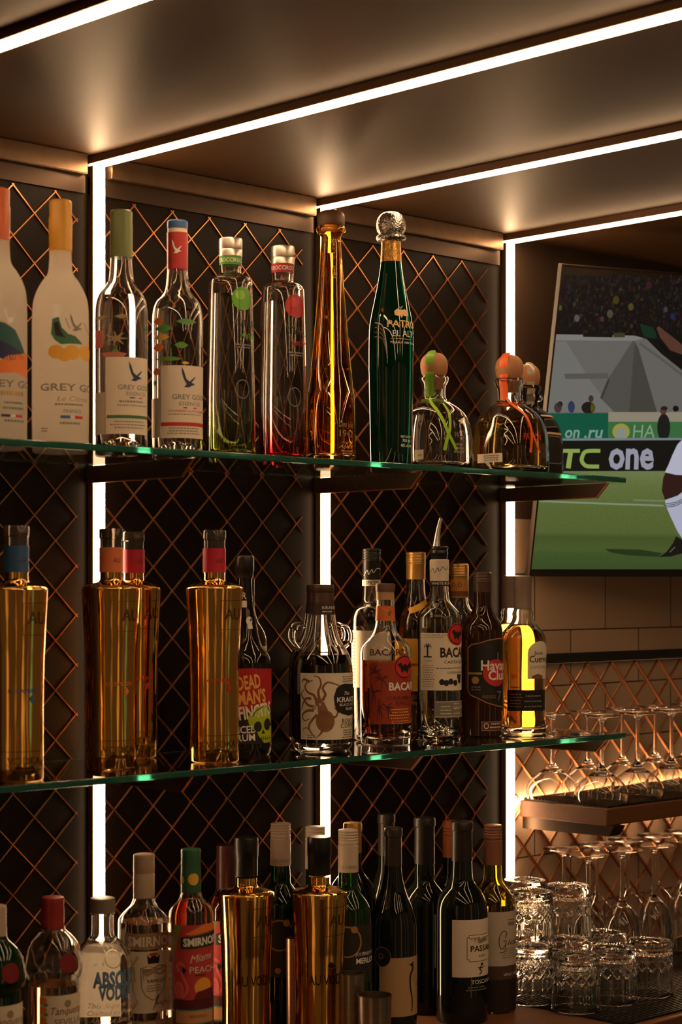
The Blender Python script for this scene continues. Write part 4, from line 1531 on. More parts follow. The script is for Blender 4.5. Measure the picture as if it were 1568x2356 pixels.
L = Decal(B); L.rectx(999, 1061, 1610, 1648, mat('grey_green_label', (0.20, 0.19, 0.15), 0.5), 0, 2); L.build('lower_label', B.e)
d = Decal(B); d.rectx(1000.5, 1060, 1611.5, 1612.5, PAPER, 1); d.rectx(1000.5, 1060, 1645.5, 1646.5, PAPER, 1)
d.text('SANTIAGO', 1042, 1629, 7, PAPER, w=50, layer=2); d.lines(1025, 1624, 1640, 3, 2.4, PAPER, 26, 5, layer=2); d.lines(1050, 1618, 1640, 3, 2.2, PAPER, 26, 8, layer=2)
d.build('lower_lettering', B.e)

# --- dark rum with red disc
B = Bottle('rum_bottle', 'dark brown rum bottle with red disc label right of the white label rum', 'bottle', 1109, onplane(1109, 1693, S2), S2, 47)
B.solid('glass', chain([(None, 43), (1690, 46), (1600, 47), (1480, 47)], spl([(1450, 46.5), (1436, 43), (1424, 36), (1413, 28), (1402, 23), (1390, 20.5), (1360, 20)])), BROWNGLASS, main=True, seg=56)
B.solid('cap', ringcap(1362, 1316, 21, 3), mat('brown_cap', (0.075, 0.04, 0.026), 0.4))
CLINE = mat('copper_line', (0.45, 0.19, 0.08), 0.4)
lb = [(-0.75, 1490), (-0.55, 1482), (-0.1, 1478), (0.25, 1472), (0.9, 1468), (1.4, 1470), (1.4, 1626), (0.8, 1622), (0.2, 1614), (-0.2, 1604), (-0.6, 1597), (-0.75, 1588)]
L = Decal(B); L.polya(lb, INK, 0); lab = L.build('label', B.e)
d = Decal(B)
H = B.hw
d2 = [(px_, y) for px_, y in lb]
for (a, ya), (b, yb_) in zip(lb, lb[1:] + lb[:1]):
    if a > 1.3 and b > 1.3:
        continue
    n = Vector((yb_ - ya, -(b - a) * H)).normalized() * 1.1
    d.tris([((a + n.x / H, ya + n.y), (b + n.x / H, yb_ + n.y), (b - n.x / H, yb_ - n.y)), ((a + n.x / H, ya + n.y), (b - n.x / H, yb_ - n.y), (a - n.x / H, ya - n.y))], CLINE, 1)
d.disc(1141, 1546, 34, 31, REDP, 2, 30)
d.text('Havana', 1106, 1540, 22, WHITE, w=86, bold=.02, layer=4)
d.text('Club', 1122, 1562, 21, WHITE, w=56, bold=.02, layer=4)
d.disc(1093, 1563, 9, 8.5, mat('brass_print', (0.42, 0.24, 0.07), 0.45), 2)
d.rectx(1078, 1108, 1545, 1550, GOLDP, 2)
d.text('7', 1142, 1610, 22, GREYP, w=14, layer=3)
d.lines(1094, 1580, 1586, 2, 3, GREYP, 24, 5)
d.lines(1125, 1600, 1604, 2, 3, BROWNP, 34, 6)
d.text('I', 1142, 1520, 20, GREYP, w=3, layer=4)
d.build('lettering', lab)
d = Decal(B)
d.rect(d.psi(1107), d.psi(1107) + 1.25, 1657, 1678, mat('tan_tag', (0.36, 0.26, 0.17), 0.5), 0)
d.rect(d.psi(1107) + .03, d.psi(1107) + 1.22, 1658.5, 1676.5, LTD, 1)
d.disc(1118, 1667, 6, 7, PAPER, 2, ring=.3); d.lines(1140, 1664, 1672, 2, 3, PAPER, 34, 4, layer=2)
d.build('guarantee_seal', B.e)


def gold_tequila(px, Y, k, label, front):
    B = Bottle('tequila_bottle', label, 'bottle', px, Y, S2, 54 * k, 'gold tequilas with grey caps')
    yb = B.y0()
    T = lambda y: yb + (y - 1685) * k
    h = lambda v: v * k
    B.glass(chain([(None, h(50)), (T(1682), h(53)), (T(1650), h(54)), (T(1640), h(52.5)), (T(1560), h(52))], spl([(T(1490), h(54)), (T(1470), h(53)), (T(1455), h(47)), (T(1442), h(36)), (T(1430), h(27)), (T(1420), h(24)), (T(1412), h(25)), (T(1406), h(23)), (T(1400), h(20))])), CLEAR, 0.0028, 0.009, fill=T(1436), liq=glass('gold_tequila', (0.98, 0.63, 0.19), 0, 1.36))
    B.solid('cap', chain([(T(1402), h(20.5)), (T(1392), h(20.5)), (T(1391), h(19.8)), (T(1370), h(20.3))], [(T(y), h(20.6 if i % 2 else 19.6)) for i, y in enumerate((1366, 1362, 1358, 1354, 1350, 1346, 1342, 1338))], [(T(1330), h(20.6)), (T(1326), h(19.5)), (T(1325), h(17))]), mat('grey_brown_cap', (0.20, 0.15, 0.12), 0.45))
    return B, T, h


gold_tequila(1176, onplane(1202, 1685, S2) + 0.085, 0.97, 'gold tequila bottle with grey cap half hidden behind the arched label one', False)
B, T, h = gold_tequila(1202, onplane(1202, 1685, S2), 1.0, 'gold tequila bottle with white arched label at the right end of the lower shelf', True)
d = Decal(B)
d.rectx(1166, 1254, 1585, 1633, BLACK, 0, 2)
a0, a1 = d.psi(1213), d.psi(1213) + 1.25
arch = [(a0, 1560), (a0, 1500)] + [(a0 + (a1 - a0) * (0.5 - 0.5 * math.cos(t)), 1500 - 26 * math.sin(t)) for t in [math.pi * i / 10 for i in range(1, 10)]] + [(a1, 1500), (a1, 1560)]
d.polya(arch, PAPER, 0)
lab = d.build('label', B.e)
d = Decal(B)
d.text('Jose', 1227, 1505, 9, INK, w=26, layer=2)
d.text('Cuervo', 1217, 1522, 15, INK, w=58, bold=.01, layer=2)
d.text('ESPECIAL', 1220, 1536, 6, GREYP, w=50, layer=2)
d.polya([(a0 + .2, 1560), (a0 + .2, 1553), (a0 + .5, 1548), (a0 + .8, 1553), (a0 + .8, 1560)], BROWNP, 1)
d.lines(1228, 1600, 1624, 3, 3, GREYP, 50, 4)
d.lines(1185, 1596, 1624, 5, 2.4, BROWNP, 34, 5)
d.build('lettering', lab)

# ================================================================== COUNTER
S3 = ZK
GG3 = 'gold bottles on the counter'
GREENGLASS = glass('green_glass', (0.05, 0.30, 0.05))
RED_SEAL = mat('wax_red', (0.20, 0.012, 0.014), 0.35)
REDCAP = noise_mix('red_cap', (0.34, 0.03, 0.03), (0.28, 0.02, 0.02), 50, 0.4)
CREAMCAP = noise_mix('cream_cap', (0.56, 0.44, 0.32), (0.5, 0.38, 0.27), 50, 0.45)


def shaker_bottle(px, Y, top, k, label, glassm, liqm, fill, lines, capm):
    """squat bottle with a domed shoulder, a bulge and a waist, wax seal and paper label"""
    B = Bottle('gin_bottle', label, 'bottle', px, Y, S3, 62 * k, 'gin bottles with a round seal')
    T = lambda y: top + (y - 2063) * k
    h = lambda v: v * k
    yb = B.y0()
    body = chain([(None, h(58)), (yb - 4, h(61)), (T(2330), h(62)), (T(2262), h(61.5))], spl([(T(2250), h(62)), (T(2243), h(66)), (T(2230), h(69.5)), (T(2218), h(69)), (T(2205), h(66.5)), (T(2185), h(63)), (T(2168), h(56)), (T(2155), h(46)), (T(2145), h(36)), (T(2136), h(28)), (T(2112), h(25))]))
    if liqm is None:
        B.solid('glass', body, glassm, main=True, seg=56)
    else:
        B.glass(body, glassm, 0.003, 0.008, fill=T(fill), liq=liqm)
    B.solid('cap', chain([(T(2136), h(27)), (T(2112), h(26.4))], [(T(y), h(26.6 if i % 2 else 25.6)) for i, y in enumerate((2108, 2104, 2100, 2096, 2092, 2088, 2084, 2080))], [(T(2068), h(26.6)), (T(2064), h(25.5)), (T(2063), h(23))]), capm)
    d = Decal(B)
    sx = px + 33 * k
    d.disc(sx, T(2206), 28 * k, 28 * k, glassm, 1, 26, ring=.22)
    d.disc(sx, T(2206), 21 * k, 22 * k, RED_SEAL, 2, 26)
    d.build('wax_seal', B.e)
    L = Decal(B)
    a0 = -0.5
    L.rect(a0, 1.45, T(2279), min(yb - 4, T(2400)), PAPER, 0, 3)
    L.rect(a0 + .015, a0 + .03, T(2282), T(2398), GOLDP, 1)
    lab = L.build('label', B.e)
    d = Decal(B)
    d.disc(px + 34 * k, T(2299), 9 * k, 9 * k, TAN, 1, 16)
    for t_, x, y, hh, ww, sh, m in lines:
        d.text(t_, px + x * k, T(y), hh * k, m, w=ww * k, shear=sh, layer=2)
    for y in (2290, 2312, 2334):
        d.disc(px - 21 * k, T(y), 9 * k, 9 * k, ORANGEP, 1, 14)
        d.disc(px - 15 * k, T(y + 9), 6 * k, 4 * k, LEAF, 1, 10)
    d.build('lettering', lab)
    return B


TL = [('Tanqueray', -4, 2322, 17, 92, .3, BROWNP), ('SEVILLA', 4, 2346, 14, 74, 0, GREYP)]
TL0 = [('Tanqueray', -4, 2322, 17, 92, .3, BROWNP), ('LONDON DRY', -2, 2346, 12, 86, 0, GREYP)]
shaker_bottle(121, -0.19, 2063, 1.0, 'gin bottle with red cap, round red seal and cream label', CLEAR, glass('orange_gin', (0.95, 0.60, 0.30), 0, 1.36), 2262, TL, REDCAP)
shaker_bottle(-12, -0.20, 2083, 1.02, 'dark green gin bottle with white cap cut by the lower left photo edge', mat('bottle_green', (0.006, 0.035, 0.012), 0.05, 0, 0.4, 1.5), None, 0, TL0, CREAMCAP)

# --- blue lettered vodka
B = Bottle('vodka_bottle', 'clear vodka bottle with blue lettering and grey cap at the foot of the light strip', 'bottle', 236, -0.152, S3, 67)
yb = B.y0()
B.glass(chain([(None, 62), (yb - 4, 66), (2300, 67)], spl([(2232, 67), (2212, 65), (2192, 60), (2175, 51), (2163, 40), (2156, 30), (2150, 26.5), (2140, 25.5)]), [(2104, 25), (2103, 28), (2097, 28)]), CLEAR, 0.0028, 0.008, fill=2170, liq=VODKA)
B.solid('cap', chain([(2099, 28.6), (2070, 28.8), (2066, 28), (2065, 25)]), mat('grey_cap', (0.22, 0.18, 0.15), 0.45))
GLOWPAPER = bpy.data.materials.new('thin_back_label')
GLOWPAPER.use_nodes = True
_q = GLOWPAPER.node_tree
_q.nodes['Principled BSDF'].inputs['Base Color'].default_value = (0.8, 0.74, 0.64, 1)
_t1 = _q.nodes.new('ShaderNodeBsdfTranslucent'); _t1.inputs[0].default_value = (0.9, 0.84, 0.74, 1)
_m1 = _q.nodes.new('ShaderNodeMixShader'); _m1.inputs[0].default_value = 0.7
_q.links.new(_q.nodes['Principled BSDF'].outputs[0], _m1.inputs[1]); _q.links.new(_t1.outputs[0], _m1.inputs[2])
_q.links.new(_m1.outputs[0], _q.nodes['Material Output'].inputs['Surface'])
d = Decal(B)
d.rect(R(92) - B.phi - 0.95, R(92) - B.phi + 0.95, 2178, 2345, GLOWPAPER, 0, 4)
d.build('back_label', B.e)
d = Decal(B)
ABLUE = mat('lettering_blue', (0.20, 0.36, 0.58), 0.45)
_q = ABLUE.node_tree
_t1 = _q.nodes.new('ShaderNodeBsdfTranslucent'); _t1.inputs[0].default_value = (0.16, 0.30, 0.50, 1)
_m1 = _q.nodes.new('ShaderNodeMixShader'); _m1.inputs[0].default_value = 0.55
_q.links.new(_q.nodes['Principled BSDF'].outputs[0], _m1.inputs[1]); _q.links.new(_t1.outputs[0], _m1.inputs[2])
_q.links.new(_m1.outputs[0], _q.nodes['Material Output'].inputs['Surface'])
d.text('ABSOLUT', 214, 2258, 33, ABLUE, w=128, bold=.05)
d.text('VODKA', 226, 2287, 30, ABLUE, w=92, bold=.05)
d.text('This Superb Vodka', 204, 2306, 11, PAPER, w=150, shear=.4)
d.text('Crafted to Perfection', 202, 2323, 11, PAPER, w=158, shear=.4)
d.text('Absolut Since 1879', 206, 2340, 11, PAPER, w=150, shear=.4)
d.disc(262, 2196, 22, 21, CHROME, 1, 26, ring=.10)
d.rect(-.5, 1.45, 2349, 2362, PAPER, 0)
d.build('lettering', B.e)

# --- cream capped vanilla vodka
B = Bottle('vodka_bottle', 'clear vodka bottle with cream capsule and crown label', 'bottle', 331, -0.143, S3, 59, 'vodka bottles with a slanted name band', p=2.5)
B.zone = (B.z(2110), B.z(2075))
yb = B.y0()
B.glass(chain([(None, 54), (yb - 4, 58), (2300, 59)], spl([(2122, 59), (2112, 57), (2102, 50), (2092, 41), (2084, 33), (2076, 28), (2066, 24.5)])), CLEAR, 0.0028, 0.008, fill=2120, liq=VODKA)
B.solid('capsule', chain([(2064, 24.3), (2010, 24.6), (2009, 23.9), (2006, 23.9), (2005, 24.6), (1978, 24.4), (1977, 23.6), (1975, 24.4), (1968, 24.2), (1965, 23), (1964, 20)]), CREAMCAP)
BANDTAN = mat('tan_band', (0.33, 0.23, 0.14), 0.45)
L = Decal(B)
L.rect(L.psi(286), 1.45, 2138, 2175, GOLDP, 0); L.rect(L.psi(286) + .03, 1.42, 2141, 2172, BANDTAN, 1)
L.rect(L.psi(299), 1.45, 2179, 2319, PAPER, 0, 3); L.rect(L.psi(303), 1.45, 2336, 2375, BANDTAN, 0, 2)
lab = L.build('label', B.e)
d = Decal(B)
d.text('SMIRNOFF', 294, 2167, 21, PAPER, w=134, bold=.03, layer=3)
d.poly([(338, 2186), (345, 2194), (354, 2184), (362, 2194), (369, 2186), (367, 2207), (340, 2207)], INK, 1); d.disc(354, 2186, 12, 4, REDP, 2)
SH = [(322, 2216), (340, 2211), (354, 2216), (368, 2211), (383, 2216), (380, 2262), (370, 2280), (352, 2292), (334, 2280), (325, 2262)]
d.poly(SH, TAN, 1); d.poly([(x + (352 - x) * .07, y + (2250 - y) * .07) for x, y in SH], PAPER, 2)
d.stroke([(328, 2226), (340, 2232), (354, 2226), (368, 2232), (379, 2226)], 4, TAN, 3)
d.text('VANILLA', 337, 2250, 8, INK, w=48, bold=.01, layer=4)
d.lines(355, 2258, 2270, 3, 3, TAN, 40, 3, layer=4)
d.stroke([(352, 2312), (362, 2285), (366, 2280), (360, 2300), (370, 2296), (374, 2304), (378, 2294), (384, 2302)], 1.8, INK, 4)
for P in ([(302, 2200), (310, 2230), (306, 2260), (318, 2300)], [(318, 2190), (306, 2215), (314, 2250)], [(306, 2310), (318, 2290)]):
    d.stroke(P, 5, mat('vanilla_print', (0.55, 0.36, 0.2), 0.6), 1, 1.5)
d.text('TRIPLE DISTILLED', 318, 2346, 6, PAPER, w=74, layer=2)
d.build('lettering', lab)

# --- green capped peach vodka and its twin behind
PEACH = glass('red_spirit', (0.80, 0.16, 0.08), 0, 1.36)
GRCAP = mat('green_cap', (0.03, 0.12, 0.06), 0.35)
MAROONCAP = mat('maroon_cap', (0.06, 0.014, 0.014), 0.35)


def flavoured(px, Y, top, label, capm, dim):
    B = Bottle('vodka_bottle', label, 'bottle', px, Y, S3, 52, 'vodka bottles with a slanted name band', p=2.5)
    T = lambda y: top + (y - 1952)
    B.zone = (B.z(T(2105)), B.z(T(2065)))
    yb = B.y0()
    B.glass(chain([(None, 48), (yb - 4, 51), (T(2300), 52)], spl([(T(2105), 52), (T(2093), 50), (T(2083), 44), (T(2073), 35), (T(2064), 27), (T(2052), 23)])), CLEAR, 0.0028, 0.008, fill=T(2066), liq=PEACH)
    B.solid('cap', chain([(T(2051), 23.2), (T(1996), 23)], [(T(y), 23.2 if i % 2 else 22.3) for i, y in enumerate((1992, 1988, 1984, 1980, 1976, 1972, 1968))], [(T(1956), 23), (T(1953), 21.5), (T(1952), 19)]), capm)
    q, hq = B.prof, B.hw
    B.prof = B.rowprof([(T(2051), 23.4), (T(1952), 23.2)]); B.hw = 23
    d = Decal(B)
    m = YELLOWP if not dim else MAROONCAP
    d.disc(px + 6, T(2020), 13, 14, m, 0, 12); d.disc(px - 20, T(2022), 8, 10, m, 0, 10)
    d.build('cap_print', B.e); B.prof, B.hw = q, hq
    W = lambda x: px + (x - 440)
    L = Decal(B)
    L.rect(L.psi(W(399)), 1.45, T(2120), T(2290), mat('pink_red_label', (0.52, 0.05, 0.05), 0.5), 0, 4)
    L.rect(L.psi(W(399)), 1.45, T(2290), T(2350), mat('maroon_label', (0.09, 0.012, 0.016), 0.5), 0, 2)
    lab = L.build('label', B.e)
    d = Decal(B)
    d.poly([(W(399), T(2120)), (W(420), T(2121)), (W(410), T(2150)), (W(405), T(2175)), (W(399), T(2200))], mat('palm_print', (0.22, 0.25, 0.06), 0.5), 1)
    d.poly([(W(425), T(2140)), (W(470), T(2120)), (W(490), T(2119)), (W(490), T(2135)), (W(440), T(2143))], ORANGEP, 1)
    d.polya([(d.psi(W(416)), T(2148)), (1.45, T(2137)), (1.45, T(2170)), (d.psi(W(416)), T(2174))], mat('dark_green_band', (0.012, 0.045, 0.03), 0.5), 2)
    d.text('SMIRNOFF', W(423), T(2168), 17, WHITE, w=98, bold=.04, layer=4, tilt=.04)
    d.text('Miami', W(438), T(2206), 17, PAPER, w=62, layer=3, shear=.4, tilt=.12)
    d.text('PEACH', W(437), T(2229), 14, PAPER, w=70, layer=3)
    d.lines(W(463), T(2236), T(2236), 1, 3, INK, 36, 3, layer=3)
    d.disc(W(470), T(2262), 24, 21, mat('sun_print', (0.85, 0.38, 0.04), 0.5), 1, 20)
    d.poly([(W(445), T(2290)), (W(455), T(2272)), (W(488), T(2265)), (W(490), T(2290))], mat('maroon_print2', (0.13, 0.012, 0.02), 0.5), 2)
    FL = mat('flamingo_print', (0.72, 0.13, 0.16), 0.5)
    d.stroke([(W(414), T(2226)), (W(408), T(2216)), (W(414), T(2207)), (W(423), T(2214)), (W(420), T(2232)), (W(430), T(2252)), (W(432), T(2270)), (W(420), T(2286))], 8, FL, 3, 6)
    d.poly([(W(421), T(2213)), (W(431), T(2222)), (W(424), T(2232)), (W(420), T(2224))], INK, 4)
    d.disc(W(412), T(2268), 14, 20, FL, 3, 18)
    for i in range(4):
        d.stroke([(W(404), T(2255 + i * 8)), (W(418), T(2262 + i * 7))], 1.5, REDP, 4)
    TE = mat('teal_line', (0.10, 0.28, 0.25), 0.5)
    a0, a1 = d.psi(W(404)), 1.25
    d.rect(a0, a1, T(2313), T(2346), TE, 1); d.rect(a0 + .03, a1 - .03, T(2316), T(2343), mat('peach_band_print', (0.55, 0.28, 0.12), 0.5), 2)
    d.text('WITH PEACH', W(437), T(2331), 6.5, BROWNP, w=44, layer=4)
    d.build('lettering', lab)
    return B


flavoured(520, -0.072, 1943, 'red vodka bottle with dark maroon cap hidden behind the gold counter bottle', MAROONCAP, True)
flavoured(439, -0.214, 1952, 'red peach vodka bottle with green cap and flamingo label', GRCAP, False)


def wine(px, top, hw, kind, cap_bottom, capm, glassm, label, Y, rn=22, beads=0, solid=True, fill=None, liq=None, group='wine bottles on the counter'):
    B = Bottle('wine_bottle', label, 'bottle', px, Y, S3, hw, group)
    yb = B.y0()
    k = hw / 60.0
    nk = cap_bottom
    if kind == 'bordeaux':
        sh = [(nk + 125 * k, hw), (nk + 108 * k, hw * .985), (nk + 92 * k, hw * .93), (nk + 78 * k, hw * .82), (nk + 66 * k, hw * .68), (nk + 55 * k, hw * .53), (nk + 44 * k, hw * .43), (nk + 30 * k, rn * 1.02), (nk, rn * .96)]
    else:
        sh = [(nk + 175 * k, hw), (nk + 145 * k, hw * .975), (nk + 118 * k, hw * .88), (nk + 90 * k, hw * .70), (nk + 64 * k, hw * .53), (nk + 38 * k, hw * .42), (nk + 15 * k, rn * 1.02), (nk, rn * .96)]
    rows = chain([(None, hw * .93), (yb - 5, hw * .99), (yb - 30, hw)], spl(sh), [(top + 12, rn * .93)])
    if solid:
        B.solid('glass', rows, glassm, main=True, seg=56)
    else:
        B.glass(rows, glassm, 0.003, 0.01, fill=fill, liq=liq, punt=0.02)
    cp = [(cap_bottom + 1, rn * 1.03), (top + 34, rn * 1.0)]
    if beads:
        cp = [(cap_bottom + 1, rn * 1.05), (top + 36, rn * 1.04), (top + 35, rn * .99), (top + 33, rn * .99), (top + 32, rn * 1.03)]
        for i in range(beads):
            y = top + 28 - i * 6
            cp += [(y, rn * 1.04), (y - 3, rn * .98)]
        cp += [(top + 3, rn * 1.03), (top + 1, rn * .98), (top, rn * .85)]
    else:
        cp += [(top + 22, rn * 1.0), (top + 20, rn * 1.09), (top + 4, rn * 1.09), (top + 1, rn * 1.0), (top, rn * .82)]
    B.solid('capsule', cp, capm)
    return B


DGW = mat('dark_wine_glass', (0.006, 0.009, 0.006), 0.05, spec=0.55)
DGREEN = mat('green_wine_glass', (0.005, 0.03, 0.008), 0.05, 0, 0.35, spec=0.55)
WCREAM = noise_mix('white_capsule', (0.60, 0.50, 0.41), (0.55, 0.45, 0.36), 40, 0.45)
BLKFOIL = mat('black_foil_capsule', (0.018, 0.013, 0.011), 0.38)
ORFOIL = mat('copper_orange_foil', (0.50, 0.13, 0.045), 0.4)
PKFOIL = mat('rose_brown_foil', (0.30, 0.12, 0.075), 0.42, 0.2)


def journeys(px, top, Y, label, txt):
    B = wine(px, top, 53.5, 'bordeaux', top + 96, WCREAM, DGREEN, label, Y, 22.5, 4, group='screw capped wines with white capsules')
    q, hq = B.prof, B.hw
    B.prof = B.rowprof([(top + 97, 23.8), (top, 23.4)]); B.hw = 23
    d = Decal(B); d.text("JOURNEY'S END", px - 14, top + 88, 7, GREYP, w=66); d.build('capsule_print', B.e)
    B.prof, B.hw = q, hq
    L = Decal(B); L.rect(-.85, 1.45, top + 212, top + 345, mat('charcoal_label', (0.022, 0.02, 0.018), 0.55), 0, 3)
    lab = L.build('label', B.e)
    d = Decal(B)
    OCH = mat('ochre_print', (0.40, 0.20, 0.07), 0.5)
    d.disc(px - 2, top + 250, 34, 36, OCH, 1, 30, ring=.1)
    d.disc(px + 14, top + 222, 8, 8, OCH, 1, 16)
    d.disc(px - 6, top + 330, 7, 7, OCH, 1, 16)
    d.text("JOURNEY'S END", px + 16, top + 282, 7.5, WHITE, w=74, layer=2)
    d.text('MERLOT', px + 18, top + 300, 12, WHITE, w=62, bold=.02, layer=2)
    d.build('lettering', lab)
    return B


journeys(645, 1893, -0.083, 'dark wine bottle with white screw cap behind the two gold counter bottles', 0)
journeys(725, 1901, -0.153, 'dark wine bottle with white screw cap peeking over the right gold bottle', 0)
journeys(800.5, 1908, -0.222, 'dark green wine bottle with white screw cap right of the gold bottles', 1)
wine(811, 1892, 54, 'bordeaux', 1960, GOLDCAP, DGW, 'dark wine bottle with dull gold cap behind the green merlot bottle', -0.098, 20)
# --- tall dark one far back
wine(888, 1872, 47, 'burgundy', 1965, BLKFOIL, DGW, 'tallest dark wine bottle with black capsule standing against the wall', -0.042, 19)
# --- black capsule, blank back label strip
B = wine(976, 1880, 52, 'bordeaux', 1985, BLKFOIL, DGW, 'dark wine bottle with black capsule and pale label edge', -0.118, 23)
d = Decal(B); d.rect(0.45, 0.60, 2096, 2218, PAPER, 0, 2); d.build('label', B.e)
wine(1038, 1888, 50, 'bordeaux', 1970, ORFOIL, DGW, 'dark wine bottle with orange capsule hidden behind the pale square label bottle', -0.07, 20, 3)

# --- penguin label
B = wine(904, 1903, 55, 'burgundy', 1990, mat('brown_black_foil', (0.032, 0.024, 0.02), 0.35), DGW, 'dark wine bottle with cream penguin label and round black medal', -0.175, 19.5)
CREAML = mat('warm_cream_label', (0.44, 0.29, 0.14), 0.6)
L = Decal(B); L.rect(L.psi(873), 1.45, 2194, 2328, CREAML, 0, 4)
lab = L.build('label', B.e)
d = Decal(B)
d.stroke([(944, 2214), (947, 2211), (948, 2222), (944, 2232), (942, 2245), (943, 2265), (946, 2285), (947, 2305), (945, 2318)], 7, INK, 1, 3)
d.stroke([(941, 2212), (945, 2210), (950, 2206)], 3, INK, 1)
d.stroke([(951, 2235), (950, 2250)], 1.4, INK, 1)
d.lines(957, 2256, 2262, 2, 2.2, BROWNP, 24, 3)
d.build('penguin_print', lab)
d = Decal(B)
d.disc(879, 2192, 21, 23, BLACK, 2, 26); d.disc(879, 2192, 21, 23, GREYP, 3, 26, ring=.06)
d.text('D', 873, 2197, 13, GREYP, w=11, layer=4)
d.build('medal', B.e)

# --- square pale label
B = wine(1062, 1889, 60, 'bordeaux', 1979, BLKFOIL, DGW, 'dark wine bottle with pale dotted label left of the yellow green bottle', -0.201, 23.5)
L = Decal(B); L.rect(L.psi(1040), 1.42, 2107, 2237, PAPER, 0, 4)
lab = L.build('label', B.e)
d = Decal(B)
rd = random.Random(11)
DOT = mat('dot_print', (0.34, 0.28, 0.22), 0.5)
for i in range(13):
    for j in range(14):
        a = d.psi(1043) + i * 0.07
        d.rect(a, a + .018, 2112 + j * 9 + (i % 2) * 4, 2113.6 + j * 9 + (i % 2) * 4, DOT, 1)
def plate(e):
    a0, a1, y0, y1, n_ = d.psi(1073) + e, 1.40 - e, 2141 + e * 60, 2202 - e * 60, 0.08
    return [(a0 + n_, y0), (a1 - n_, y0), (a1 - n_, y0 + 5), (a1, y0 + 5), (a1, y1 - 5), (a1 - n_, y1 - 5), (a1 - n_, y1), (a0 + n_, y1), (a0 + n_, y1 - 5), (a0, y1 - 5), (a0, y0 + 5), (a0 + n_, y0 + 5)]
d.polya(plate(0), BROWNP, 2); d.polya(plate(.02), PAPER, 3)
d.text('GRAN', 1098, 2161, 8, INK, w=28, layer=5, tilt=.1)
d.text('PASSAIA', 1081, 2179, 13, INK, w=72, bold=.015, layer=5)
d.text('2020', 1099, 2192, 5, INK, w=20, layer=5)
d.stroke([(1106, 2212), (1102, 2220), (1106, 2226), (1101, 2232)], 3, INK, 2); d.disc(1107, 2209, 4, 3, INK, 2); d.stroke([(1098, 2216), (1106, 2218), (1112, 2214)], 2, INK, 2)
d.text('TOSCANA', 1083, 2253, 9, WHITE, w=66, layer=2)
d.lines(1098, 2262, 2268, 2, 2.4, GREYP, 60, 3, layer=2)
d.build('lettering', lab)

# --- yellow green glass, pale label
OLG = glass('olive_glass', (0.62, 0.52, 0.07))
B = wine(1133, 1897, 53, 'bordeaux', 1987, PKFOIL, OLG, 'yellow green wine bottle with rose brown screw cap and pale script label', onplane(1133, 2323, S3), 20.8, 4, False, 2078, glass('white_wine', (0.90, 0.80, 0.30), 0, 1.34))
WGRY = mat('grey_white_label', (0.50, 0.44, 0.36), 0.6)
L = Decal(B); L.rect(-1.3, 1.45, 2090, 2213, WGRY, 0, 4); L.rect(-1.3, 1.45, 2213, 2244, mat('brown_band', (0.07, 0.04, 0.028), 0.6), 0); L.rect(-1.4, 1.5, 2244, 2318, mat('dark_sleeve', (0.02, 0.012, 0.009), 0.5), 0, 2)
lab = L.build('label', B.e)
d = Decal(B)
d.stroke([(1161, 2150), (1164, 2138), (1157, 2134), (1149, 2144), (1147, 2162), (1152, 2174), (1160, 2168), (1163, 2156), (1157, 2157)], 1.8, INK, 1)
d.stroke([(1163, 2156), (1160, 2180), (1148, 2182)], 1.5, INK, 1)
d.text('ioia', 1166, 2166, 14, INK, w=40, shear=.35, layer=2)
d.rectx(1168, 1180, 2108, 2109.5, INK, 1); d.rectx(1167, 1181, 2114, 2122, GREYP, 1)
d.lines(1172, 2176, 2196, 5, 2.2, GREYP, 46, 3)
d.text("VINO D'ITALIA", 1157, 2236, 6.5, PAPER, w=66, layer=2)
d.build('lettering', lab)

# --- gold bottles in front
gold_bottle(566, 2456 + 0, S3, 1.0, '', None, None, '', GG3, True) if False else None


def gold_on_counter(px, top, label):
    # the foot is below the frame: depth from the known height of these bottles
    hgt = 0.3185
    dep = (S3 + hgt - Z0) * -F / (top - HY)
    k = 2.666 / dep
    row = HY + (Z0 - S3) * F / dep
    gold_bottle(px, row, S3, k * 0.998, label, None, None, '', GG3, True)


gold_on_counter(566, 1924, 'left of the two gold bottles with black caps standing on the counter')
gold_on_counter(734, 1922, 'right of the two gold bottles with black caps standing on the counter')


def steel_cup(px, top, hw, Y, label, mt):
    X, dep = at(px, Y)
    sc = dep / F
    hgt = Z0 + (HY - top) * sc - S3
    e = empty('bar_tin', (X, Y, S3), label, 'tin', 'steel bar tins in front of the wine')
    r = hw * sc
    t = 0.0008
    pr = [(0, 0), (0, r * .86), (0.002, r * .88), (hgt * .5, r * .94), (hgt - .002, r), (hgt, r * 1.01), (hgt, r - t), (hgt * .5, r * .94 - t), (0.004, r * .86 - t), (0.004, 0)]
    vs, fs = lathe(pr, 48)
    link('cup', from_py('cup', vs, fs, None, True, 40), mt, e)


STEEL = noise_mix('ringed_steel', (0.55, 0.48, 0.40), (0.36, 0.31, 0.26), 30, 0.3, 1.0, stretch=(1, 1, 14))
COPTIN = mat('copper_tin', (0.55, 0.33, 0.22), 0.3, 1.0)
steel_cup(676, 2158, 19, -0.172, 'tall coppery steel tin between the two gold counter bottles', COPTIN)
steel_cup(808, 2238, 30, -0.300, 'taller steel tin just right of the gold counter bottles', STEEL)
steel_cup(861, 2288, 39.5, -0.345, 'short open steel tin in front of the penguin label wine', STEEL)

# ================================================================== GLASSWARE
TUMG = glass('tumbler_glass', (0.985, 0.985, 0.975))


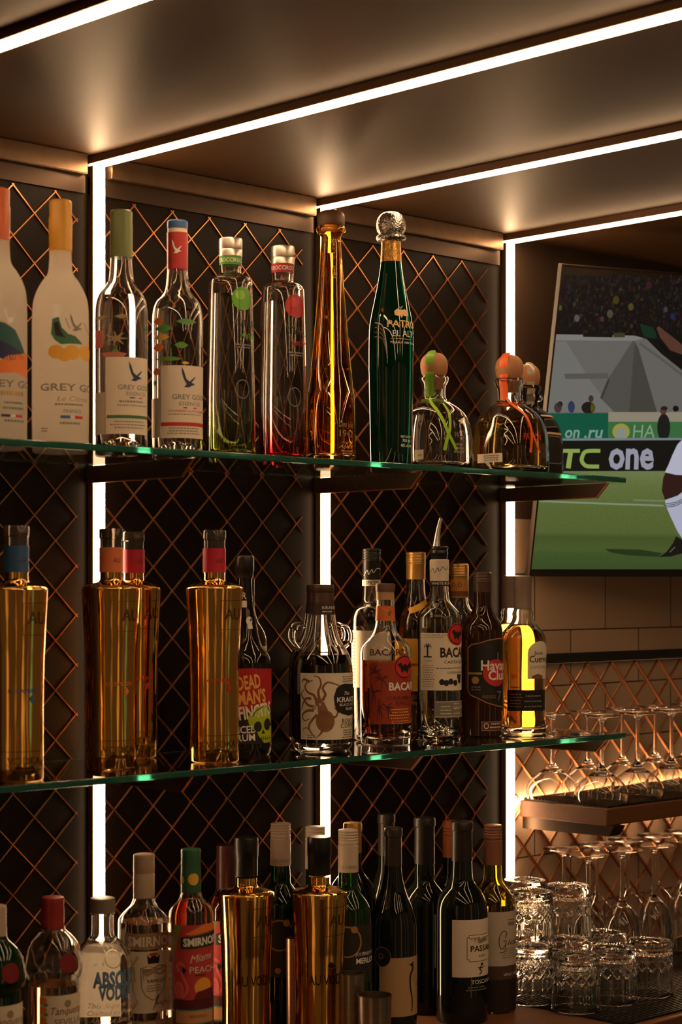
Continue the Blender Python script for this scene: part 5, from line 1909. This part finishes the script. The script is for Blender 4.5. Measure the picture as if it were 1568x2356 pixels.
def cut_tumbler_mesh():
    """heavy old fashioned glass standing on its rim: rows of cut diamonds above, tall flat panels below, thick bottom up"""
    seg = 168
    H = 0.0885
    rb, rt = 0.0395, 0.0360          # rim (down), base (up)
    zs = [0, .0012, .004, .012, .022, .030, .034] + [.036 + .0013 * i for i in range(32)] + [.0785, .081, .083, .0865, H]
    rows = []
    for z in zs:
        t = z / H
        r0 = rb + (rt - rb) * t
        row = []
        for k in range(seg):
            a = 2 * math.pi * k / seg
            r = r0
            if 0.010 < z < 0.048:      # panels: shallow flutes, 9 around
                q = abs((a * 9 / (2 * math.pi)) % 1.0 - .5) * 2
                r -= 0.0012 * (1 - q ** 6) * min(1, (z - .010) / .01) * min(1, (.048 - z) / .006)
            if 0.036 < z < 0.0765:      # big cut Vs, then a band of small diamonds under the base
                n_, hz_, dp = (14, .020, .0014) if z < .0600 else (28, .0085, .0009)
                u = a * n_ / (2 * math.pi)
                v = (z - .040) / hz_
                if z >= .040:
                    d1 = abs(((u + v) / 1.0) % 1.0 - .5) * 2
                    d2 = abs(((u - v) / 1.0) % 1.0 - .5) * 2
                    d1, d2 = 1 - d1, 1 - d2
                    r -= dp * max(0, 1 - min(d1, d2) * 3.2)
            if z >= .083:
                r -= (z - .083) * .35
            if z == 0:
                r -= .0004
            row.append((r * math.cos(a), r * math.sin(a), z))
        rows.append(row)
    # inner wall
    zi = [0, .0012, .010, .040, .066, .0715, .073]
    ri = [rb - .0016, rb - .0024, rb - .0030, rb - .0048, rb - .0060, rb - .010, rb - .020]
    inner = [[(r * math.cos(2 * math.pi * k / seg), r * math.sin(2 * math.pi * k / seg), z) for k in range(seg)] for z, r in zip(zi, ri)]
    loops = list(reversed(inner)) + rows
    vs, fs = [], []
    for L_ in loops:
        vs += L_
    for i in range(len(loops) - 1):
        for k in range(seg):
            j = (k + 1) % seg
            fs.append((i * seg + k, i * seg + j, i * seg + seg + j, i * seg + seg + k))
    vs.append((0, 0, .0735))
    for k in range(seg):
        fs.append((len(vs) - 1, (k + 1) % seg, k))
    b = (len(loops) - 1) * seg
    # base on top: starburst of shallow cuts
    ring = []
    for r_, dz in ((.026, -.0012), (.014, -.0004)):
        s0 = len(vs)
        for k in range(seg):
            a = 2 * math.pi * k / seg
            zz = H + dz - (.0008 if k % 4 < 2 else 0)
            vs.append((r_ * math.cos(a), r_ * math.sin(a), zz))
        for k in range(seg):
            j = (k + 1) % seg
            fs.append((b + k, b + j, s0 + j, s0 + k))
        b = s0
    vs.append((0, 0, H - .001))
    for k in range(seg):
        fs.append((b + k, b + (k + 1) % seg, len(vs) - 1))
    return from_py('tumbler', vs, fs, None, True, 22)


def stem_mesh(name, prof_out, wall, bowl_top, seg=40):
    """glass standing on its rim. prof_out: (z, r) from the rim up to the foot"""
    inner = [(z, max(r - wall, 0.0)) for z, r in prof_out if z < bowl_top]
    full = [(bowl_top, 0.0)] + list(reversed(inner)) + prof_out + [(prof_out[-1][0], 0.0)]
    vs, fs = lathe(full, seg)
    return from_py(name, vs, fs, None, True, 40)


COUPE = chain(spl([(0, .0475), (.006, .0488), (.014, .0492), (.022, .047), (.032, .040), (.042, .028), (.050, .016), (.056, .0085), (.066, .0048), (.085, .0036), (.115, .0034), (.136, .0042)]), spl([(.1405, .008), (.1435, .020), (.1455, .031), (.1468, .0345)]), [(.1482, .0345)])
COUPE = [(z, r * .94) for z, r in COUPE]
coupe_me = stem_mesh('coupe', COUPE, .0011, .047)
WINE = chain(spl([(0, .031), (.02, .0345), (.045, .037), (.065, .0365), (.085, .031), (.100, .021), (.110, .011), (.117, .0055), (.13, .0038), (.165, .0034), (.193, .0042)]), spl([(.1985, .009), (.2015, .021), (.2035, .032), (.2048, .036)]), [(.2062, .036)])
wine_me = stem_mesh('wine_glass', WINE, .0011, .107)
tum_me = cut_tumbler_mesh()
for me_ in (coupe_me, wine_me, tum_me):
    me_.materials.append(TUMG)


def put(me_, name, px, Y, z, label, cat, group, rz=0.0, row=None, base=None):
    X, dep = at(px, Y)
    o = bpy.data.objects.new(name, me_)
    o.location = (X, Y, z)
    o.rotation_euler = (0, 0, rz)
    COL.objects.link(o)
    tag(o, label, cat, group)
    return o


ZM = ZK + 0.0043
TG = 'cut glass tumblers on the counter'
TUMS = [
    (1325, 2322, 0, 'upturned cut glass tumbler at the very front of the counter mat'),
    (1411, 2304, 0, 'upturned cut glass tumbler right of the front one, second in the front row'),
    (1494, 2286, 0, 'rightmost upturned cut glass tumbler in the front row'),
    (1219, 2303, 0, 'bottom upturned cut glass tumbler of the stack beside the wine bottle'),
    (1305, 2284, 0, 'bottom upturned cut glass tumbler of the stack behind the front tumbler'),
    (1390, 2266, 0, 'low upturned cut glass tumbler behind the second front one'),
]
spots = {}
for i, (px, row, lv, lab) in enumerate(TUMS):
    Y = onplane(px, row, ZM)
    put(tum_me, 'tumbler', px, Y, ZM, lab, 'tumbler', TG, i * .37)
    spots[i] = (px, Y)
for i, lab in ((3, 'upper cut glass tumbler stacked on another beside the pale script wine bottle'), (4, 'upper cut glass tumbler stacked behind the front tumbler')):
    px, Y = spots[i]
    put(tum_me, 'tumbler', px, Y, ZM + .0886, lab, 'tumbler', TG, i * .6 + .2)
# another stack behind, against the panel end
Yb = spots[3][1] + .082
put(tum_me, 'tumbler', 1207, Yb, ZM, 'bottom cut glass tumbler of the rear stack by the light strip', 'tumbler', TG, .5)
put(tum_me, 'tumbler', 1207, Yb, ZM + .0886, 'upper cut glass tumbler of the rear stack by the light strip', 'tumbler', TG, .9)

WGN = 'upturned wine glasses behind the tumblers'
k = 0
for Yr, xs in ((-0.052, (1296, 1372, 1443, 1510, 1572)), (-0.132, (1352, 1430, 1503, 1572))):
    for px in xs:
        put(wine_me, 'wine_glass', px, Yr, ZM, ('upturned stemmed wine glass in the %s row, %s from the left' % ('rear' if Yr > -.1 else 'nearer', ('first', 'second', 'third', 'fourth', 'fifth')[xs.index(px)])), 'wine glass', WGN)
CGN = 'upturned coupe glasses on the wooden shelf'
ORD = ('first', 'second', 'third', 'fourth', 'fifth')
for Yr, xs in ((-0.058, (0.942, 1.040, 1.138, 1.236, 1.334)), (-0.155, (0.956, 1.055, 1.153))):
    for i, X in enumerate(xs):
        o = bpy.data.objects.new('coupe_glass', coupe_me)
        o.location = (X, Yr, ZW + .0043)
        COL.objects.link(o)
        tag(o, 'upturned coupe glass in the %s row of the wooden shelf, %s from the left' % ('rear' if Yr > -.1 else 'front', ORD[i]), 'coupe glass', CGN)

# ================================================================== WALL SCREEN
AL, TA = R(20.0), R(12.2)
DEP0 = 3.374
_a, _b = (1215 - CX) / F, (HY - 1326) / F
TVO = Vector((CAM.x + (_a * c + s) * DEP0, CAM.y + (-_a * s + c) * DEP0, Z0 + _b * DEP0))
TU = Vector((math.cos(AL), -math.sin(AL), 0))
TNH = Vector((-math.sin(AL), -math.cos(AL), 0))
TV = TNH * math.sin(TA) + Vector((0, 0, 1)) * math.cos(TA)
TN = TU.cross(TV)
TW, THT = 0.955, 0.5405


def on_screen(x, y):
    """position on the screen plane (from its lower left corner) of what shows at a pixel"""
    a, b = (x - CX) / F, (HY - y) / F
    d = Vector((a * c + s, -a * s + c, b))
    t = (TVO - CAM).dot(TN) / d.dot(TN)
    p = CAM + d * t - TVO
    return p.dot(TU), p.dot(TV)


from mathutils import Matrix
e = empty('television', TVO, 'flat wall television tilted down, showing a football match', 'television')
e.matrix_world = Matrix(((TU.x, TV.x, TN.x, TVO.x), (TU.y, TV.y, TN.y, TVO.y), (TU.z, TV.z, TN.z, TVO.z), (0, 0, 0, 1)))
TVB = mat('screen_casing', (0.02, 0.016, 0.014), 0.3)
TVE = mat('screen_rim', (0.022, 0.014, 0.009), 0.55, 0.0, spec=0.25)
Box().box(0.002, TW - .002, 0.002, THT - .002, -0.012, -0.0006).build('casing', TVB, e)
B_ = Box()
B_.box(0, 0.0032, 0, THT, -0.0125, 0.0012).box(TW - .0032, TW, 0, THT, -0.0125, 0.0012).box(0.0032, TW - .0032, THT - .0032, THT, -0.0125, 0.0012)
B_.build('rim', TVE, e, bevel=0.0008)
Box().box(0.0032, TW - .0032, 0, 0.0125, -0.0006, 0.0010).build('lower_bezel', BLACK, e)
Box().box(0.02, TW - .012, 0.002, 0.066, -0.022, -0.0125).build('back_housing', PROFILE, e, bevel=0.003)
# wall mount from the back of the screen to the wall
Mb = Box()
Mb.box(0.36, 0.60, 0.16, 0.40, -0.030, -0.0125)
Mb.build('mount_plate', BLACK, e)
q0 = TVO + TU * 0.48 + TV * 0.28 - TN * 0.030
Marm = Box().box(q0.x - .03, q0.x + .03, q0.y - 0.004, -0.006, q0.z - .03, q0.z + .03)
Marm.box(q0.x - .07, q0.x + .07, -0.006, -0.0003, q0.z - .10, q0.z + .10)
Marm.v = [tuple(e.matrix_world.inverted() @ Vector(v)) for v in Marm.v]
Marm.build('mount_arm', BLACK, e)


def lin(r, g, b_):
    f = lambda q: (q / 255 / 12.92) if q <= 10 else ((q / 255 + .055) / 1.055) ** 2.4
    return (f(r), f(g), f(b_))


class Picture:
    def __init__(self):
        self.v, self.f, self.mi, self.mats = [], [], [], []

    def m(self, rgb):
        n = 'screen_%d_%d_%d' % rgb
        mm = mat(n, (0.003, 0.003, 0.003), 0.35, emit=lin(*rgb), estr=1.0)
        return self.mi_of(mm)

    def mi_of(self, mm):
        if mm not in self.mats:
            self.mats.append(mm)
        return self.mats.index(mm)

    def poly(self, pts, rgb, layer, mm=None):
        i = self.mi_of(mm) if mm else self.m(rgb)
        P = [on_screen(x, y) for x, y in pts]
        u1 = TW - .0034
        P = [(max(.0034, min(u1, u)), max(.0126, min(THT - .0034, v))) for u, v in P]
        z = 0.00005 + layer * 0.00012
        for t in tessellate_polygon([[Vector((u, v, 0)) for u, v in P]]):
            b = len(self.v)
            self.v += [(P[k][0], P[k][1], z) for k in t]
            self.f.append((b, b + 1, b + 2))
            self.mi.append(i)

    def disc(self, x, y, rx, ry, rgb, layer, n=12):
        self.poly([(x + rx * math.cos(2 * math.pi * k / n), y + ry * math.sin(2 * math.pi * k / n)) for k in range(n)], rgb, layer)

    def stroke(self, pts, wd, rgb, layer, taper=None):
        P = spl(pts, 5) if len(pts) > 2 else pts
        L, Q = [], []
        for i in range(len(P)):
            p, q = P[max(0, i - 1)], P[min(len(P) - 1, i + 1)]
            dx, dy = q[0] - p[0], q[1] - p[1]
            n = math.hypot(dx, dy) or 1
            ww = wd / 2 if taper is None else (wd + (taper - wd) * i / (len(P) - 1)) / 2
            L.append((P[i][0] - dy / n * ww, P[i][1] + dx / n * ww)); Q.append((P[i][0] + dy / n * ww, P[i][1] - dx / n * ww))
        for i in range(len(P) - 1):
            self.poly([L[i], L[i + 1], Q[i + 1], Q[i]], rgb, layer)

    def text(self, t, x, y, hgt, w, rgb, layer, bold=0.0, shear=0.0):
        vs, fs = glyphs(t, bold, shear)
        xs = [v[0] for v in vs]
        k = w / ((max(xs) - min(xs)) * hgt)
        i = self.m(rgb)
        z = 0.00005 + layer * 0.00012
        b = len(self.v)
        for vx, vy in vs:
            u, v = on_screen(x + (vx - min(xs)) * hgt * k, y - vy * hgt)
            self.v.append((u, v, z))
        for f in fs:
            self.f.append(tuple(b + q for q in f)); self.mi.append(i)


P = Picture()
XR = 1900
rd = random.Random(3)
P.poly([(1280, 632), (XR, 632), (XR, 1320), (1200, 1320)], (9, 9, 11), 0)
cols = [(52, 26, 32), (34, 40, 28), (62, 60, 26), (40, 36, 44), (24, 28, 46), (66, 44, 36), (26, 34, 26), (44, 40, 36), (58, 22, 34), (30, 26, 24)]
for i in range(1100):
    x, y = rd.uniform(1275, 1700), rd.uniform(634, 768)
    q = rd.uniform(.28, .72)
    P.disc(x, y, rd.uniform(1.5, 4.5), rd.uniform(2, 7), tuple(int(v * q) for v in rd.choice(cols)), 1 + i % 4, 7)
for x, y, r_, cc in ((1287, 708, 6, (86, 96, 40)), (1326, 732, 8, (104, 98, 104)), (1402, 722, 9, (88, 84, 66)), (1450, 706, 8, (92, 84, 34)), (1416, 690, 9, (74, 70, 26)), (1546, 728, 7, (34, 44, 92)), (1530, 712, 6, (74, 70, 68)), (1492, 656, 8, (70, 26, 40)), (1384, 734, 6, (84, 58, 46)), (1320, 700, 5, (70, 52, 50))):
    P.disc(x, y, r_ * .8, r_ * 1.1, tuple(int(v * .72) for v in cc), 5, 10)
P.poly([(1255, 768), (1458, 775), (1486, 780), (1520, 814), (1568, 852), (XR, 1010), (XR, 1010), (1240, 1010)], (90, 88, 84), 5.2)
P.poly([(1262, 768), (1458, 772), (1480, 778), (1458, 784), (1262, 782)], (112, 110, 104), 5.6)
P.poly([(1258, 785), (1300, 785), (1360, 880), (1410, 948), (1240, 948)], (100, 99, 94), 5.6)
P.poly([(1455, 783), (1462, 790), (1446, 948), (1412, 948), (1379, 915), (1397, 872)], (70, 69, 64), 6)
P.poly([(1458, 786), (1467, 800), (1510, 948), (1446, 948)], (59, 57, 53), 6)
P.poly([(1296, 860), (1398, 858), (1399, 871), (1300, 872)], (76, 75, 69), 6)
P.poly([(1397, 872), (1402, 872), (1384, 918), (1379, 915)], (50, 49, 45), 7)
P.stroke([(1470, 790), (1520, 826), (1590, 880)], 6, (76, 75, 70), 6)
P.poly([(1340, 768), (1408, 770), (1408, 776), (1340, 775)], (12, 12, 12), 6)
P.poly([(1410, 766), (1436, 766), (1436, 776), (1410, 776)], (50, 52, 30), 6)
P.poly([(1470, 745), (1500, 752), (1516, 780), (1480, 776)], (10, 38, 24), 6)
for x, y, rx, ry, cc in ((1282, 938, 9, 12, (58, 46, 44)), (1287, 930, 6, 7, (24, 20, 20)), (1313, 936, 8, 14, (34, 48, 76)), (1352, 938, 16, 14, (20, 20, 18)), (1358, 917, 6, 8, (56, 40, 34)), (1362, 938, 5, 12, (88, 78, 26)), (1553, 940, 7, 7, (12, 12, 14))):
    P.disc(x, y, rx, ry, cc, 8, 14)
P.poly([(1398, 948), (XR, 948), (XR, 971), (1398, 971)], (126, 120, 102), 8)
P.poly([(1240, 950), (1398, 950), (1397, 1010), (1236, 1010)], (8, 74, 54), 9)
P.poly([(1397, 970), (XR, 970), (XR, 1010), (1397, 1010)], (50, 94, 54), 9)
P.text('on', 1298, 1007, 27, 34, (104, 138, 122), 10, .02, .2)
P.text('.ru', 1342, 1007, 27, 44, (104, 138, 122), 10, .02, .2)
P.disc(1427, 993, 20, 19, (140, 132, 54), 10, 20); P.disc(1427, 996, 13, 14, (120, 128, 118), 11, 18)
P.text('HA', 1454, 1007, 30, 50, (112, 140, 112), 10, 0, .1)
P.disc(1525, 983, 15, 32, (20, 22, 20), 12, 18); P.disc(1524, 945, 8, 9, (74, 52, 44), 12, 14); P.disc(1526, 939, 8, 5, (30, 24, 22), 13, 12)
P.poly([(1236, 1008), (XR, 1006), (XR, 1012), (1236, 1014)], (104, 114, 118), 13)
P.poly([(1236, 1013), (XR, 1011), (XR, 1084), (1228, 1084)], (14, 15, 14), 14)
LG = (126, 146, 70)
P.stroke([(1284, 1037), (1332, 1037)], 9, LG, 15); P.stroke([(1311, 1037), (1305, 1077)], 11, LG, 16)
P.stroke([(1379, 1037), (1356, 1037), (1343, 1040), (1337, 1052), (1337, 1062), (1345, 1071), (1356, 1073), (1376, 1073)], 9, LG, 15)
P.text('one', 1398, 1077, 65, 104, (136, 136, 150), 15, .03, .05)
PIT = bpy.data.materials.new('screen_pitch')
PIT.use_nodes = True
_pn = PIT.node_tree
_pb = _pn.nodes['Principled BSDF']
_pb.inputs['Base Color'].default_value = (.003, .003, .003, 1)
_pb.inputs['Emission Strength'].default_value = 1.0
_tc = node(PIT, 'ShaderNodeTexCoord'); _sp = node(PIT, 'ShaderNodeSeparateXYZ'); _mr = node(PIT, 'ShaderNodeMapRange')
_rp = node(PIT, 'ShaderNodeValToRGB'); _nz = node(PIT, 'ShaderNodeTexNoise'); _mm = node(PIT, 'ShaderNodeMix', data_type='RGBA', blend_type='MULTIPLY')
_mp = node(PIT, 'ShaderNodeMapping'); _mp.inputs['Scale'].default_value = (260, 420, 1)
_mr.inputs['From Min'].default_value = on_screen(1300, 1308)[1]; _mr.inputs['From Max'].default_value = on_screen(1300, 1084)[1]
els = _rp.color_ramp.elements
els[0].color = (*lin(50, 68, 34), 1); els[1].color = (*lin(98, 110, 66), 1)
for p_, cc in ((.16, (56, 74, 36)), (.20, (66, 80, 38)), (.33, (60, 74, 34)), (.38, (76, 88, 44)), (.62, (80, 92, 46)), (.86, (88, 100, 54))):
    q_ = els.new(p_); q_.color = (*lin(*cc), 1)
_k = _pn.links
_k.new(_tc.outputs['Object'], _sp.inputs[0]); _k.new(_sp.outputs['Y'], _mr.inputs['Value']); _k.new(_mr.outputs[0], _rp.inputs[0])
_k.new(_tc.outputs['Object'], _mp.inputs['Vector']); _k.new(_mp.outputs[0], _nz.inputs['Vector']); _nz.inputs['Scale'].default_value = 1.0
_mr2 = node(PIT, 'ShaderNodeMapRange'); _mr2.inputs['To Min'].default_value = .72; _mr2.inputs['To Max'].default_value = 1.28
_k.new(_nz.outputs['Fac'], _mr2.inputs['Value'])
_mm.inputs[0].default_value = 1.0
_k.new(_rp.outputs[0], _mm.inputs[6]); _k.new(_mr2.outputs[0], _mm.inputs[7]); _k.new(_mm.outputs[2], _pb.inputs['Emission Color'])
P.poly([(1226, 1083), (XR, 1083), (XR, 1309), (1200, 1309)], None, 15, PIT)
P.stroke([(1228, 1152), (1380, 1158), (1524, 1163)], 4, (116, 130, 106), 16)
P.stroke([(1455, 1150), (1526, 1152)], 3, (104, 118, 88), 16)
P.poly([(1390, 1262), (1470, 1264), (1520, 1272), (1512, 1281), (1440, 1277), (1400, 1270)], (34, 46, 22), 16)
P.poly([(1620, 990), (1568, 1010), (1556, 1022), (1545, 1045), (1535, 1070), (1527, 1086), (1552, 1092), (1620, 1095)], (164, 164, 180), 17)
P.poly([(1528, 1087), (1552, 1092), (1590, 1094), (1575, 1125), (1556, 1140), (1527, 1150), (1520, 1128), (1523, 1100)], (42, 22, 18), 18)
P.poly([(1527, 1150), (1556, 1140), (1568, 1131), (1580, 1140), (1580, 1242), (1568, 1240), (1556, 1222), (1541, 1190), (1530, 1165)], (158, 158, 178), 18)
for k in range(3):
    P.stroke([(1529, 1158 + k * 4), (1552, 1155 + k * 4), (1576, 1142 + k * 4)], 1.6, (16, 16, 20), 19)
P.poly([(1553, 1233), (1568, 1242), (1585, 1246), (1585, 1268), (1540, 1280), (1513, 1281), (1530, 1270), (1545, 1250)], (20, 16, 16), 19)
P.stroke([(1538, 1270), (1550, 1258)], 2, (90, 84, 80), 20)
P.poly([(1507, 753), (1512, 750), (1545, 775), (1568, 794), (1600, 815), (1600, 840), (1568, 816), (1540, 806), (1516, 776)], (76, 48, 38), 18)
P.poly([(1472, 703), (1478, 712), (1494, 730), (1512, 750), (1507, 757), (1492, 750), (1478, 742), (1464, 739), (1466, 731), (1476, 724)], (13, 10, 13), 19)
P.poly([(1507, 757), (1516, 776), (1540, 806), (1568, 816), (1568, 828), (1530, 806), (1508, 776)], (10, 9, 10), 17)
me = from_py('picture', P.v, P.f, P.mi, False)
bm = bmesh.new(); bm.from_mesh(me)
for f in bm.faces:
    if f.normal.z < 0:
        f.normal_flip()
bm.to_mesh(me); bm.free()
link('screen_picture', me, P.mats, e)
